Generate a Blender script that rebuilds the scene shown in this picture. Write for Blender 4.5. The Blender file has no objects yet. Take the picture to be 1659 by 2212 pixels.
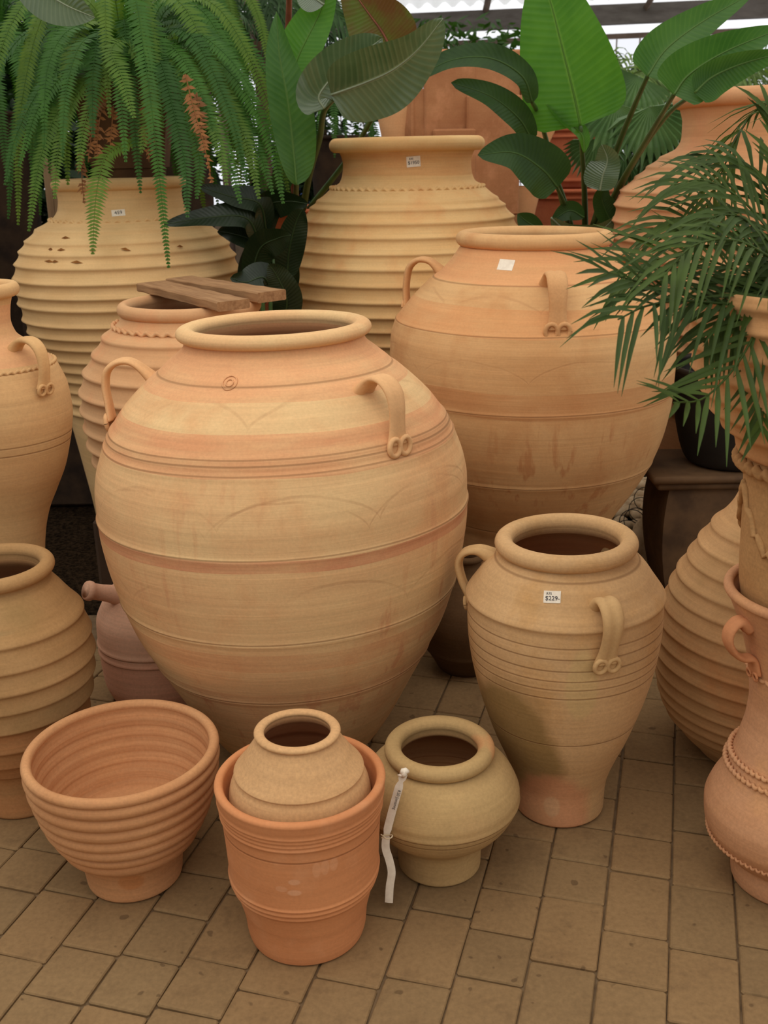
import bpy, math, random
from mathutils import Vector, Matrix, Quaternion
PI = math.pi
R = math.radians
random.seed(7)
scene = bpy.context.scene
COL = scene.collection

# ---------------------------------------------------------------- camera
CAMH, PITCH, ROLL, FPX = 1.45, R(19.1), R(-1.0), 2250.0
fwd = Vector((0, math.cos(PITCH), -math.sin(PITCH)))
_r, _u = Vector((1, 0, 0)), Vector((0, math.sin(PITCH), math.cos(PITCH)))
cr, sr = math.cos(ROLL), math.sin(ROLL)
cam_r = _r * cr + _u * sr
cam_u = -_r * sr + _u * cr
CAM = Vector((0, 0, CAMH))
cam_data = bpy.data.cameras.new('camera')
cam = bpy.data.objects.new('camera', cam_data)
COL.objects.link(cam)
m = Matrix((cam_r, cam_u, -fwd)).transposed()
cam.matrix_world = Matrix.Translation(CAM) @ m.to_4x4()
cam_data.sensor_fit = 'HORIZONTAL'
cam_data.sensor_width = 24.0
cam_data.lens = 24.0 * FPX / 1659.0
cam_data.clip_end = 200
cam_data.dof.use_dof = True
cam_data.dof.focus_distance = 2.35
cam_data.dof.aperture_fstop = 6.3
scene.camera = cam

def at(px, py, Y):
    d = fwd + cam_r * ((px - 829.5) / FPX) + cam_u * ((1106.0 - py) / FPX)
    return CAM + d * (Y / d.y)

def atz(px, py, z):
    d = fwd + cam_r * ((px - 829.5) / FPX) + cam_u * ((1106.0 - py) / FPX)
    return CAM + d * ((z - CAMH) / d.z)

# ---------------------------------------------------------------- object helpers
def tag(o, label=None, cat=None, group=None, kind=None):
    if label: o['label'] = label
    if cat: o['category'] = cat
    if group: o['group'] = group
    if kind: o['kind'] = kind
    return o

def empty(name, loc=(0, 0, 0), rz=0.0, label=None, cat=None, group=None, tilt=(0, 0)):
    o = bpy.data.objects.new(name, None)
    COL.objects.link(o)
    o.empty_display_size = .1
    o.location = loc
    o.rotation_euler = (tilt[0], tilt[1], rz)
    return tag(o, label, cat, group)

def mesh_obj(name, verts, faces, mat, parent=None, smooth=True, uvs=None):
    me = bpy.data.meshes.new(name)
    me.from_pydata([tuple(v) for v in verts], [], faces)
    if uvs:
        lay = me.uv_layers.new(name='UVMap')
        for lp in me.loops:
            lay.data[lp.index].uv = uvs[lp.vertex_index]
    if smooth:
        me.polygons.foreach_set('use_smooth', [True] * len(me.polygons))
    me.update()
    if mat: me.materials.append(mat)
    o = bpy.data.objects.new(name, me)
    COL.objects.link(o)
    if parent: o.parent = parent
    return o

class MB:
    """collects shapes; build() links them as one mesh object"""
    def __init__(s): s.v, s.f, s.uv = [], [], []
    def add(s, v, f, uv=None):
        n = len(s.v)
        s.v += [tuple(p) for p in v]
        s.f += [tuple(i + n for i in q) for q in f]
        s.uv += uv if uv else [(0, 0)] * len(v)
    def box(s, c, d, M=None, bev=0.0):
        x, y, z = d[0] / 2, d[1] / 2, d[2] / 2
        if bev <= 0:
            P = [(sx * x, sy * y, sz * z) for sx in (-1, 1) for sy in (-1, 1) for sz in (-1, 1)]
            F = [(0, 1, 3, 2), (4, 6, 7, 5), (0, 4, 5, 1), (2, 3, 7, 6), (0, 2, 6, 4), (1, 5, 7, 3)]
        else:
            b = min(bev, x * .9, y * .9, z * .9)
            P, F = [], []
            lay = [(-z, b), (-z + b, 0), (z - b, 0), (z, b)]
            for zz, ins in lay:
                X, Y = x - ins, y - ins
                cc = [(-X + b, -Y), (X - b, -Y), (X, -Y + b), (X, Y - b), (X - b, Y), (-X + b, Y), (-X, Y - b), (-X, -Y + b)]
                P += [(a, e, zz) for a, e in cc]
            for k in range(3):
                for i in range(8):
                    j = (i + 1) % 8
                    F.append((k * 8 + i, k * 8 + j, k * 8 + 8 + j, k * 8 + 8 + i))
            F.append(tuple(range(7, -1, -1))); F.append(tuple(range(24, 32)))
        out = []
        for p in P:
            q = Vector(p)
            if M: q = M @ q
            out.append(q + Vector(c))
        s.add(out, F)
    def tube(s, pts, rad, seg=8, cap=True, sx=1.0):
        pts = [Vector(p) for p in pts]
        n = len(pts)
        rads = rad if isinstance(rad, (list, tuple)) else [rad] * n
        T0 = (pts[1] - pts[0]).normalized()
        ref = Vector((0, 0, 1)) if abs(T0.z) < .9 else Vector((1, 0, 0))
        N = T0.cross(ref).normalized()
        V, F = [], []
        for i in range(n):
            T = (pts[min(i + 1, n - 1)] - pts[max(i - 1, 0)]).normalized()
            N = (N - T * N.dot(T)).normalized()
            B = T.cross(N)
            for k in range(seg):
                a = 2 * PI * k / seg
                V.append(pts[i] + (N * math.cos(a) + B * math.sin(a) * sx) * rads[i])
        for i in range(n - 1):
            for k in range(seg):
                l = (k + 1) % seg
                F.append((i * seg + k, i * seg + l, (i + 1) * seg + l, (i + 1) * seg + k))
        if cap:
            F.append(tuple(range(seg - 1, -1, -1))); F.append(tuple(range((n - 1) * seg, n * seg)))
        s.add(V, F)
    def build(s, name, mat, parent=None, smooth=True):
        return mesh_obj(name, s.v, s.f, mat, parent, smooth, s.uv)

def catmull(P, n=8):
    P = [Vector(p) for p in P]
    if len(P) == 2: return [P[0].lerp(P[1], i / n) for i in range(n + 1)]
    out = []
    for i in range(len(P) - 1):
        p0 = P[i - 1] if i else P[0] * 2 - P[1]
        p1, p2 = P[i], P[i + 1]
        p3 = P[i + 2] if i + 2 < len(P) else P[-1] * 2 - P[-2]
        for k in range(n):
            t = k / n
            out.append(.5 * ((2 * p1) + (p2 - p0) * t + (2 * p0 - 5 * p1 + 4 * p2 - p3) * t * t + (3 * p1 - p0 - 3 * p2 + p3) * t ** 3))
    out.append(P[-1])
    return out

def pchip(K):
    K = sorted(K); x = [k[0] for k in K]; y = [k[1] for k in K]; n = len(x)
    h = [x[i + 1] - x[i] for i in range(n - 1)]; d = [(y[i + 1] - y[i]) / h[i] for i in range(n - 1)]
    mm = [d[0]] + [0.0] * (n - 2) + [d[-1]]
    for i in range(1, n - 1):
        if d[i - 1] * d[i] > 0:
            w1, w2 = 2 * h[i] + h[i - 1], h[i] + 2 * h[i - 1]
            mm[i] = (w1 + w2) / (w1 / d[i - 1] + w2 / d[i])
    def f(t):
        if t <= x[0]: return y[0]
        if t >= x[-1]: return y[-1]
        i = 0
        while x[i + 1] < t: i += 1
        s = (t - x[i]) / h[i]
        return (y[i] * (1 + 2 * s) * (1 - s) ** 2 + h[i] * mm[i] * s * (1 - s) ** 2
                + y[i + 1] * s * s * (3 - 2 * s) + h[i] * mm[i + 1] * s * s * (s - 1))
    return f

# ---------------------------------------------------------------- materials
def srgb(r, g, b):
    def c(v):
        v /= 255.0
        return v / 12.92 if v <= .04045 else ((v + .055) / 1.055) ** 2.4
    return (c(r), c(g), c(b), 1.0)

class NT:
    def __init__(s, name, rough=.9, spec=.25):
        s.mat = bpy.data.materials.new(name); s.mat.use_nodes = True
        s.t = s.mat.node_tree; s.n = s.t.nodes; s.l = s.t.links
        s.bsdf = s.n['Principled BSDF']; s.out = s.n['Material Output']
        s.bsdf.inputs['Roughness'].default_value = rough
        s.bsdf.inputs['Specular IOR Level'].default_value = spec
        s._obj = None
    def node(s, typ, **kw):
        nd = s.n.new(typ)
        for k, v in kw.items(): setattr(nd, k, v)
        return nd
    def put(s, inp, v):
        if hasattr(v, 'is_linked') or isinstance(v, bpy.types.NodeSocket): s.l.new(v, inp)
        else: inp.default_value = v
    def obj(s):
        if s._obj is None: s._obj = s.node('ShaderNodeTexCoord').outputs['Object']
        return s._obj
    def uv(s): return s.node('ShaderNodeTexCoord').outputs['UV']
    def math(s, op, a, b=None, c=None):
        nd = s.node('ShaderNodeMath', operation=op)
        s.put(nd.inputs[0], a)
        if b is not None: s.put(nd.inputs[1], b)
        if c is not None: s.put(nd.inputs[2], c)
        return nd.outputs[0]
    def noise(s, scale=5.0, stretch=(1, 1, 1), detail=3.0, rough=.55, off=(0, 0, 0), vec=None):
        mp = s.node('ShaderNodeMapping')
        mp.inputs['Scale'].default_value = stretch; mp.inputs['Location'].default_value = off
        s.put(mp.inputs['Vector'], vec or s.obj())
        nd = s.node('ShaderNodeTexNoise')
        nd.inputs['Scale'].default_value = scale; nd.inputs['Detail'].default_value = detail; nd.inputs['Roughness'].default_value = rough
        s.l.new(mp.outputs[0], nd.inputs['Vector'])
        return nd.outputs['Fac']
    def rng(s, v, a, b, c=0.0, d=1.0, smooth=False):
        nd = s.node('ShaderNodeMapRange')
        if smooth: nd.interpolation_type = 'SMOOTHSTEP'
        s.put(nd.inputs[0], v)
        for i, q in enumerate((a, b, c, d)): nd.inputs[i + 1].default_value = q
        return nd.outputs[0]
    def mix(s, f, a, b, mode='MIX'):
        nd = s.node('ShaderNodeMix', data_type='RGBA', blend_type=mode)
        s.put(nd.inputs[0], f); s.put(nd.inputs[6], a); s.put(nd.inputs[7], b)
        return nd.outputs[2]
    def xyz(s, v=None):
        nd = s.node('ShaderNodeSeparateXYZ'); s.put(nd.inputs[0], v or s.obj()); return nd.outputs
    def bump(s, h, strength=.3, dist=.004):
        nd = s.node('ShaderNodeBump'); nd.inputs['Strength'].default_value = strength; nd.inputs['Distance'].default_value = dist
        s.put(nd.inputs['Height'], h); s.l.new(nd.outputs[0], s.bsdf.inputs['Normal'])
    def color(s, c): s.put(s.bsdf.inputs['Base Color'], c)

def terracotta(name, base, alt, bands=(), lines=(), blotch=None, seed=0.0, stria=.14, streak=None, arches=(), rough=.88,
               spots=(), green=0.0, speck=.10, dark_line=.62, fine=1.0, inner=.8):
    T = NT(name, rough, .2)
    off = (seed * 3.1, seed * 1.7, seed * 2.3)
    x, y, z = T.xyz()
    c = T.mix(T.rng(T.noise(3.2, (1, 1, 1.6), 4, .6, off), .38, .66), srgb(*base), srgb(*alt))
    if blotch:
        c = T.mix(T.rng(T.noise(6.0, (1, 1, .8), 4, .62, (off[1], off[0], 4)), .52, .72, 0, .75), c, srgb(*blotch))
    jit = T.math('MULTIPLY_ADD', T.noise(2.2, (1, 1, .3), 2, .5, off), .022, z)
    jit = T.math('SUBTRACT', jit, .011)
    for z0, z1, bc, op in bands:
        mk = T.math('COMPARE', jit, (z0 + z1) / 2, abs(z1 - z0) / 2)
        mk = T.math('MULTIPLY', mk, T.rng(T.noise(5, (1, 1, 5), 3, .6, (2, seed, 1)), .25, .6, op * .35, op))
        c = T.mix(mk, c, srgb(*bc))
    if streak:
        sc, zlo, zhi, op = streak
        st = T.rng(T.noise(9, (3.2, 3.2, .22), 3, .6, (seed, 5, 2)), .57, .66)
        st = T.math('MULTIPLY', st, T.rng(z, zlo, zhi, 1, 0, True))
        st = T.math('MULTIPLY', st, T.rng(T.noise(3.0, (1, 1, 1), 2, .5, (9, seed, 3)), .42, .6, 0, op))
        c = T.mix(st, c, srgb(*sc))
    for (X, Y, Z, rx, rz, sc, op) in spots:
        dx = T.math('MULTIPLY', T.math('SUBTRACT', x, X), 1 / rx); dy = T.math('MULTIPLY', T.math('SUBTRACT', y, Y), 1 / rx)
        dz = T.math('MULTIPLY', T.math('SUBTRACT', z, Z), 1 / rz)
        d = T.math('SQRT', T.math('ADD', T.math('ADD', T.math('MULTIPLY', dx, dx), T.math('MULTIPLY', dy, dy)), T.math('MULTIPLY', dz, dz)))
        d = T.math('ADD', d, T.rng(T.noise(7, (1, 1, 1), 3, .6), 0, 1, -.35, .35))
        c = T.mix(T.rng(d, .75, 1.08, op, 0, True), c, srgb(*sc))
    sn = T.noise(1.0, (2, 2, 95), 4, .65, off)
    if stria:
        c = T.mix(1.0, c, T.rng(sn, .25, .75, 1 - stria, 1 + stria * .6), 'MULTIPLY')
    c = T.mix(1.0, c, T.rng(T.noise(160, (1, 1, 1), 2, .6), .25, .75, 1 - speck, 1 + speck * .7), 'MULTIPLY')
    if green: c = T.mix(T.rng(T.noise(4, (1, 1, 1), 3, .6, (7, 7, seed)), .55, .75, 0, green), c, srgb(120, 105, 60))
    h = T.math('MULTIPLY', sn, .5 * fine)
    j2 = T.math('SUBTRACT', T.math('MULTIPLY_ADD', T.noise(1.3, (1, 1, .2), 2, .5, off), .012, z), .006)
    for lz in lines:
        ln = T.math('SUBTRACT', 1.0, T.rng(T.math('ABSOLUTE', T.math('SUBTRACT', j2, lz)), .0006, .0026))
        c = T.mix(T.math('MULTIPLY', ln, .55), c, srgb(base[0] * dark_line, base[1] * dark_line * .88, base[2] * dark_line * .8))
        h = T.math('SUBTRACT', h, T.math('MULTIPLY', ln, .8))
    if arches:
        th = T.math('ARCTAN2', y, x)
        for (z0, amp, n, ph, w) in arches:
            a = T.math('ABSOLUTE', T.math('SINE', T.math('ADD', T.math('MULTIPLY', th, n), ph)))
            a = T.math('POWER', a, .62)
            zz = T.math('MULTIPLY_ADD', a, amp, z0)
            zz = T.math('MULTIPLY_ADD', T.noise(6, (1, 1, 1), 2, .5, (z0, 3, 1)), .03, zz)
            ln = T.math('SUBTRACT', 1.0, T.rng(T.math('ABSOLUTE', T.math('SUBTRACT', z, zz)), w * .3, w))
            ln = T.math('MULTIPLY', ln, T.rng(T.noise(5.5, (1, 1, 1), 3, .6, (1, z0, 8)), .42, .6))
            c = T.mix(T.math('MULTIPLY', ln, .20), c, srgb(150, 100, 66))
            h = T.math('SUBTRACT', h, T.math('MULTIPLY', ln, .22))
    h = T.math('ADD', h, T.math('MULTIPLY', T.noise(70, (1, 1, 1), 4, .65), .25 * fine))
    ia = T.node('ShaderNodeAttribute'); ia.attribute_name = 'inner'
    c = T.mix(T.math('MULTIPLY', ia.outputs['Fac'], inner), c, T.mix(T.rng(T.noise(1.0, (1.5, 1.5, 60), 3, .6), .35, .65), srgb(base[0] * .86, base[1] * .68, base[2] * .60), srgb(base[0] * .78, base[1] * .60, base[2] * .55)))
    T.color(c)
    T.bump(h, .32, .0045)
    return T.mat

def plain(name, base, alt=None, scale=20, rough=.8, spec=.3, stretch=(1, 1, 1), bump=0.0, bd=.003, lo=.35, hi=.65):
    T = NT(name, rough, spec)
    nz = T.noise(scale, stretch, 4, .6)
    alt = alt or tuple(v * .8 for v in base)
    T.color(T.mix(T.rng(nz, lo, hi), srgb(*base), srgb(*alt)))
    if bump: T.bump(nz, bump, bd)
    return T.mat

def leaf_mat(name, base, alt, vein, trans=.35, rough=.38, spec=.5, nv=26, vstr=.35, edge=None):
    T = NT(name, rough, spec)
    T2 = T.xyz(T.uv()); u, v = T2[0], T2[1]
    c = T.mix(T.rng(T.noise(9, (1, 1, 1), 3, .6), .35, .65), srgb(*base), srgb(*alt))
    au = T.math('ABSOLUTE', u)
    ph = T.math('SUBTRACT', T.math('MULTIPLY', v, nv), T.math('MULTIPLY', au, 2.2))
    w = T.math('SINE', T.math('MULTIPLY', ph, 2 * PI))
    c = T.mix(T.rng(w, .2, 1, 0, vstr), c, srgb(*vein))
    c = T.mix(T.rng(au, .02, .07, .8, 0), c, srgb(*vein))
    if edge: c = T.mix(T.rng(au, .8, 1.0, 0, .9), c, srgb(*edge))
    T.color(c)
    T.bump(w, .12, .002)
    tr = T.node('ShaderNodeBsdfTranslucent'); T.put(tr.inputs['Color'], T.mix(1.0, c, (1.25, 1.35, .7, 1), 'MULTIPLY'))
    mx = T.node('ShaderNodeMixShader'); mx.inputs[0].default_value = trans
    T.l.new(T.bsdf.outputs[0], mx.inputs[1]); T.l.new(tr.outputs[0], mx.inputs[2]); T.l.new(mx.outputs[0], T.out.inputs[0])
    return T.mat

# ---------------------------------------------------------------- lathe pots
SEG = 144
def lathe(path, name, mat, parent, seg=SEG, wob=.004, ph=0.0, smooth=True, frill=None):
    V, F = [], []
    inn = []
    for (r, z, fl_) in path:
        inn += [fl_] * seg
        for k in range(seg):
            a = 2 * PI * k / seg
            q = 1 + wob * (math.sin(2 * a + ph) * .6 + math.sin(3 * a + ph * 2.3 + z * 3) * .4)
            V.append((r * q * math.cos(a), r * q * math.sin(a), z + wob * .35 * math.sin(a + ph * 1.7) * min(1, z * 4)))
    n = len(path)
    for i in range(n - 1):
        for k in range(seg):
            l = (k + 1) % seg
            F.append((i * seg + k, i * seg + l, (i + 1) * seg + l, (i + 1) * seg + k))
    F.append(tuple(range(seg - 1, -1, -1)))
    F.append(tuple(range((n - 1) * seg, n * seg)))
    o = mesh_obj(name, V, F, mat, parent, smooth)
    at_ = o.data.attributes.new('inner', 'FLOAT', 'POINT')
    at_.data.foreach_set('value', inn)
    return o

def pot_path(knots, lip=None, ridges=(), wall=.018, floor=.02, step=.005, rolls=None, rollamp=.006, flat_rim=None):
    f = pchip(knots)
    ks = sorted(knots); z0, z1 = ks[0][0], ks[-1][0]
    def outer(z):
        r = f(z)
        for (rz, amp, wu, wd) in ridges:
            d = z - rz
            if abs(d) < .12:
                w = wu if d > 0 else wd
                r += amp * math.exp(-(abs(d) / w) ** 1.35)
        if rolls:
            for a, b in zip(rolls[:-1], rolls[1:]):
                if a <= z <= b: r += rollamp * (math.sin(PI * (z - a) / (b - a)) ** .55 - .3)
        return r
    P = [(.01, z0), (outer(z0) * .96, z0), (outer(z0), z0 + .004)]
    n = max(12, int((z1 - z0) / step))
    for i in range(1, n + 1):
        z = z0 + .004 + (z1 - z0 - .004) * i / n
        P.append((outer(z), z))
    if lip:
        rc, zc, rr, rz = lip
        for i in range(21):
            a = R(-75 + 290 * i / 20)
            P.append((rc + rr * math.cos(a), zc + rz * math.sin(a)))
        zi = zc - rz * 1.1
    else:
        r = outer(z1); w = wall * .5
        for i in range(1, 8):
            a = PI * i / 8
            P.append((r - w + w * math.cos(a), z1 + w * .8 * math.sin(a)))
        zi = z1 - .002
    P = [(p[0], p[1], 0.0) for p in P]
    m = 44
    zb = z0 + floor
    for i in range(m + 1):
        z = zi + (zb - zi) * i / m
        rr_ = f(min(z, z1)) - wall
        if lip and z > z1 - .01: rr_ = min(rr_, lip[0] - lip[2] * .8)
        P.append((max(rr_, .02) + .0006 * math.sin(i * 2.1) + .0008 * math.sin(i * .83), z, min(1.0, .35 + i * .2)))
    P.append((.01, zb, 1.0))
    return P, outer

def ring_rope(r, z, n, name, mat, parent, rad=.009, amp=.4, seg=240, droop=.0):
    """twisted rope / pie-crust band running round a pot"""
    seg = max(seg, n * 10)
    V, F = [], []; S = 10
    for k in range(seg):
        a = 2 * PI * k / seg
        for j in range(S):
            b = 2 * PI * j / S
            q = 1 + amp * math.sin(n * a + b)
            V.append(((r + rad * q * math.cos(b)) * math.cos(a), (r + rad * q * math.cos(b)) * math.sin(a),
                      z + rad * q * math.sin(b) + droop * math.sin(n * a)))
    for k in range(seg):
        l = (k + 1) % seg
        for j in range(S):
            i = (j + 1) % S
            F.append((k * S + j, l * S + j, l * S + i, k * S + i))
    return mesh_obj(name, V, F, mat, parent)

def handle(parent, mat, az, path, width=.05, thick=.016, groove=.35, lobes=True, lobe_r=.016, lobe_drop=.012, flare=1.25):
    """strap handle in the radial plane at azimuth az; path = (radial distance, height) points"""
    pts = catmull([(p[0], 0, p[1]) for p in path], 7)
    mb = MB(); V, F = [], []; S = 20; n = len(pts)
    for i, p in enumerate(pts):
        T = (pts[min(i + 1, n - 1)] - pts[max(i - 1, 0)]).normalized()
        N = Vector((T.z, 0, -T.x))
        t = i / (n - 1)
        e = 1 + (flare - 1) * max(0, 1 - t / .22) ** 1.6 - .16 * math.exp(-((t - .72) / .16) ** 2) + .22 * max(0, (t - .82) / .18) ** 1.5
        for k in range(S):
            a = 2 * PI * k / S
            yy = math.cos(a); nn = math.sin(a)
            g = 1 - groove * math.exp(-(yy / .28) ** 2)
            V.append(p + Vector((0, 1, 0)) * yy * width / 2 * e + N * nn * thick / 2 * g * (1 + 1.5 * max(0, 1 - t / .26) ** 1.5))
    for i in range(n - 1):
        for k in range(S):
            l = (k + 1) % S
            F.append((i * S + k, (i + 1) * S + k, (i + 1) * S + l, i * S + l))
    F.append(tuple(range(S))); F.append(tuple(range(n * S - 1, (n - 1) * S - 1, -1)))
    mb.add(V, F)
    if lobes:
        e = pts[-1]; T = (pts[-1] - pts[-4]).normalized()
        for sgn in (-1, 1):
            c = e + Vector((.007, sgn * width * .30, .003)) + T * lobe_drop * .6
            ring = []
            for k in range(17):
                a = 2 * PI * k / 16
                ring.append(c + Vector((0, 1, 0)) * math.cos(a) * lobe_r * .82 + T * math.sin(a) * lobe_r)
            mb.tube(ring, lobe_r * .33, 8, False)
            disc = [c + Vector((-.004, 0, 0))] + [c + Vector((-.002, 0, 0)) + Vector((0, 1, 0)) * math.cos(2 * PI * k / 16) * lobe_r * .8 + T * math.sin(2 * PI * k / 16) * lobe_r * .95 for k in range(16)]
            mb.add(disc, [(0, 1 + k, 1 + (k + 1) % 16) for k in range(16)])
    o = mb.build('handle', mat, parent)
    o.rotation_euler = (0, 0, az)
    return o

def cam_az(A):
    """azimuth (object frame) that points from a pot's axis to the camera"""
    return math.atan2(-A[1], -A[0])

def text_mesh(body, size, name, mat, parent, M):
    cu = bpy.data.curves.new('lettering', 'FONT'); cu.body = body; cu.size = size; cu.extrude = .0002
    cu.align_x = 'CENTER'; cu.align_y = 'CENTER'; cu.resolution_u = 3
    tmp = bpy.data.objects.new('lettering', cu); COL.objects.link(tmp)
    bpy.context.view_layer.update()
    me = bpy.data.meshes.new_from_object(tmp.evaluated_get(bpy.context.evaluated_depsgraph_get()))
    bpy.data.objects.remove(tmp)
    o = bpy.data.objects.new(name, me); COL.objects.link(o)
    me.materials.clear(); me.materials.append(mat)
    me.transform(M)
    o.parent = parent
    return o

def sticker(parent, outer, az, z, w, h, rot=0.0, lines=()):
    """small paper price sticker following the pot's wall"""
    V, F = [], []; nx, nz = 8, 5
    r0 = outer(z); slope = (outer(z + .01) - outer(z - .01)) / .02
    L = math.sqrt(1 + slope * slope)
    def P(u, v, off=.0012):
        uu = u * math.cos(rot) - v * math.sin(rot); vv = u * math.sin(rot) + v * math.cos(rot)
        zz = z + vv / L; r = outer(zz); a = az + uu / r
        nr, nzv = 1 / L, -slope / L
        return Vector(((r + off * nr) * math.cos(a), (r + off * nr) * math.sin(a), zz + off * nzv))
    for j in range(nz + 1):
        for i in range(nx + 1):
            V.append(P(-w / 2 + w * i / nx, -h / 2 + h * j / nz))
    for j in range(nz):
        for i in range(nx):
            a = j * (nx + 1) + i
            F.append((a, a + 1, a + nx + 2, a + nx + 1))
    st = mesh_obj('price_sticker', V, F, MAT['paper'], parent)
    st['label'] = 'white paper price sticker'
    for (txt, u, v, s) in lines:
        c = P(u, v, .0018); X = (P(u + .003, v, .0018) - P(u - .003, v, .0018)).normalized(); Yv = (P(u, v + .003, .0018) - P(u, v - .003, .0018)).normalized()
        Z = X.cross(Yv).normalized()
        M = Matrix.Translation(c) @ Matrix((X, Z.cross(X), Z)).transposed().to_4x4()
        text_mesh(txt, s, 'handwriting', MAT['ink'], st, M)
    return st

MAT = {}
MAT['paper'] = plain('sticker_paper', (240, 228, 208), (228, 214, 194), 80, .7)
MAT['ink'] = plain('pen_ink', (70, 66, 72), (52, 48, 52), 40, .6)
MAT['soil'] = plain('potting_soil', (46, 34, 24), (24, 18, 13), 60, .95, bump=.8)

def pot(name, A, knots, mat, label, cat, lip=None, ridges=(), wall=.018, floor=.02, group=None, ph=0.0, tilt=(0, 0), z=0.0, rolls=None,
        rollamp=.006, step=.005, body='body', wob=.004, seg=SEG):
    root = empty(name, (A[0], A[1], z), 0, label, cat, group, tilt)
    P, outer = pot_path(knots, lip, ridges, wall, floor, step, rolls, rollamp)
    b = lathe(P, body, mat, root, seg, wob, ph)
    return root, outer

# ================================================================ POTTERY
def hclay(name, a, b, seed): return terracotta(name, a, b, seed=seed, stria=0, speck=.07)
mh_big = hclay('clay_handle_large', (222, 174, 124), (216, 166, 116), 41)
mh_med = hclay('clay_handle_medium', (204, 166, 116), (196, 156, 106), 42)
mh_rb = hclay('clay_handle_back', (212, 164, 114), (204, 152, 102), 43)
mh_am = hclay('clay_handle_amphora', (210, 168, 116), (202, 156, 104), 44)
mh_sa = hclay('clay_handle_salmon', (206, 142, 98), (196, 130, 86), 45)
# ---- large smooth storage jar, front centre
A = (-0.227, 2.354)
m_big = terracotta('clay_large_jar', (224, 186, 134), (220, 172, 122),
    bands=[(.968, 1.06, (222, 158, 112), .7), (.885, .915, (214, 148, 104), .85), (.836, .885, (212, 148, 104), .75), (.645, .672, (205, 136, 98), .8),
           (.40, .445, (206, 146, 100), .5), (.29, .33, (205, 150, 104), .5)],
    lines=[.992, .868, .856, .838, .672, .473, .302], streak=((204, 140, 98), .70, .90, .55),
    arches=[(.905, .05, 4, .35, .0045), (.715, .07, 4, .9, .0045), (.70, .075, 4, 1.15, .004), (.515, .075, 4, .2, .005)],
    blotch=(214, 158, 108), seed=1.0, speck=.07)
big, big_o = pot('storage_jar', A,
    [(0, .165), (.015, .172), (.06, .205), (.116, .241), (.232, .302), (.311, .342), (.39, .379), (.498, .411), (.57, .426), (.647, .434), (.721, .434),
     (.76, .429), (.809, .414), (.846, .397), (.904, .361), (.97, .296), (1.02, .235), (1.045, .207), (1.06, .202)],
    m_big, 'largest smooth terracotta jar with two strap handles, standing front centre', 'jar', lip=(.200, 1.073, .0215, .0165),
    ridges=[(.992, -.0035, .004, .004), (.868, .005, .007, .005), (.856, .004, .004, .006), (.838, .004, .004, .009), (.672, .004, .004, .01), (.473, .003, .004, .008), (.302, .003, .004, .008)],
    wall=.02, ph=.4, tilt=(R(-1.0), R(-.8)))
ca = cam_az(A)
handle(big, mh_big, ca + R(38), [(.268, .940), (.300, .976), (.330, .998), (.360, .998), (.384, .978), (.393, .948), (.393, .915), (.392, .885), (.392, .868)], .050, .018, .35, lobe_r=.018, flare=1.45)
handle(big, mh_big, ca - R(98), [(.268, .940), (.302, .980), (.335, 1.006), (.368, 1.006), (.394, .986), (.402, .95), (.399, .905), (.396, .872)], .046, .017, .35, lobe_r=.017, flare=1.45)
handle(big, mh_big, ca + R(160), [(.268, .940), (.302, .980), (.335, 1.006), (.368, 1.006), (.394, .986), (.402, .95), (.399, .905), (.396, .872)], .046, .017, .35, lobe_r=.017, flare=1.45)
# pressed circular stamp on its shoulder
mb = MB()
saz = ca - R(22); sr_ = big_o(1.005)
for rr_ in (.016, .008):
    ring = []
    for k in range(17):
        a = 2 * PI * k / 16
        zz = 1.0 + rr_ * math.sin(a) * .75; r = big_o(zz)
        aa = saz + rr_ * math.cos(a) / r
        ring.append((r * math.cos(aa), r * math.sin(aa), zz))
    mb.tube(ring, .0016, 6, False)
mb.build('maker_stamp', m_big, big)

# ---- orange flower pot, front
A = (-0.166, 1.684)
m_or = terracotta('clay_orange_pot', (210, 142, 94), (200, 132, 86), lines=[.262], inner=.2, blotch=(214, 156, 114), seed=2, stria=.08,
                  spots=[(-.006, -.147, .222, .012, .007, (222, 168, 130), .6), (-.03, -.145, .205, .012, .007, (218, 160, 120), .5), (-.006, -.147, .198, .014, .007, (224, 170, 132), .6),
                         (.035, -.143, .245, .008, .018, (222, 164, 122), .45), (.05, -.138, .248, .008, .018, (222, 164, 122), .45), (.065, -.131, .25, .008, .016, (222, 164, 122), .45)], speck=.06)
opot, _ = pot('flower_pot', A, [(0, .110), (.02, .1155), (.056, .119), (.089, .126), (.12, .134), (.147, .142), (.16, .1435), (.185, .1445), (.234, .147), (.273, .150), (.3, .153), (.33, .158), (.343, .160)],
    m_or, 'bright orange flower pot holding a smaller jar in its mouth', 'flower pot',
    ridges=[(.316, .0022, .003, .003), (.308, .0022, .003, .003), (.299, .0022, .003, .003), (.29, .003, .003, .004), (.154, .003, .003, .003), (.143, .0035, .004, .004), (.131, .0035, .004, .005)], wall=.017, ph=1.0, step=.0015)
# ---- small jar nested in it
m_sm = terracotta('clay_nested_jar', (208, 164, 116), (200, 154, 106), seed=3, stria=.08, speck=.13, blotch=(214, 170, 120))
pot('nested_jar', (A[0] - .001, A[1]), [(0, .062), (.05, .085), (.12, .112), (.2, .131), (.265, .1345), (.29, .1335), (.31, .1305), (.328, .1245), (.338, .1200), (.3425, .1195), (.3445, .1215), (.347, .1200), (.362, .108), (.39, .089), (.414, .0745)],
    m_sm, 'small round-mouthed tan jar sitting inside the orange flower pot', 'jar', lip=(.0705, .4215, .0095, .0062), wall=.010, ph=2.0, z=.021, step=.0012)

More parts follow.
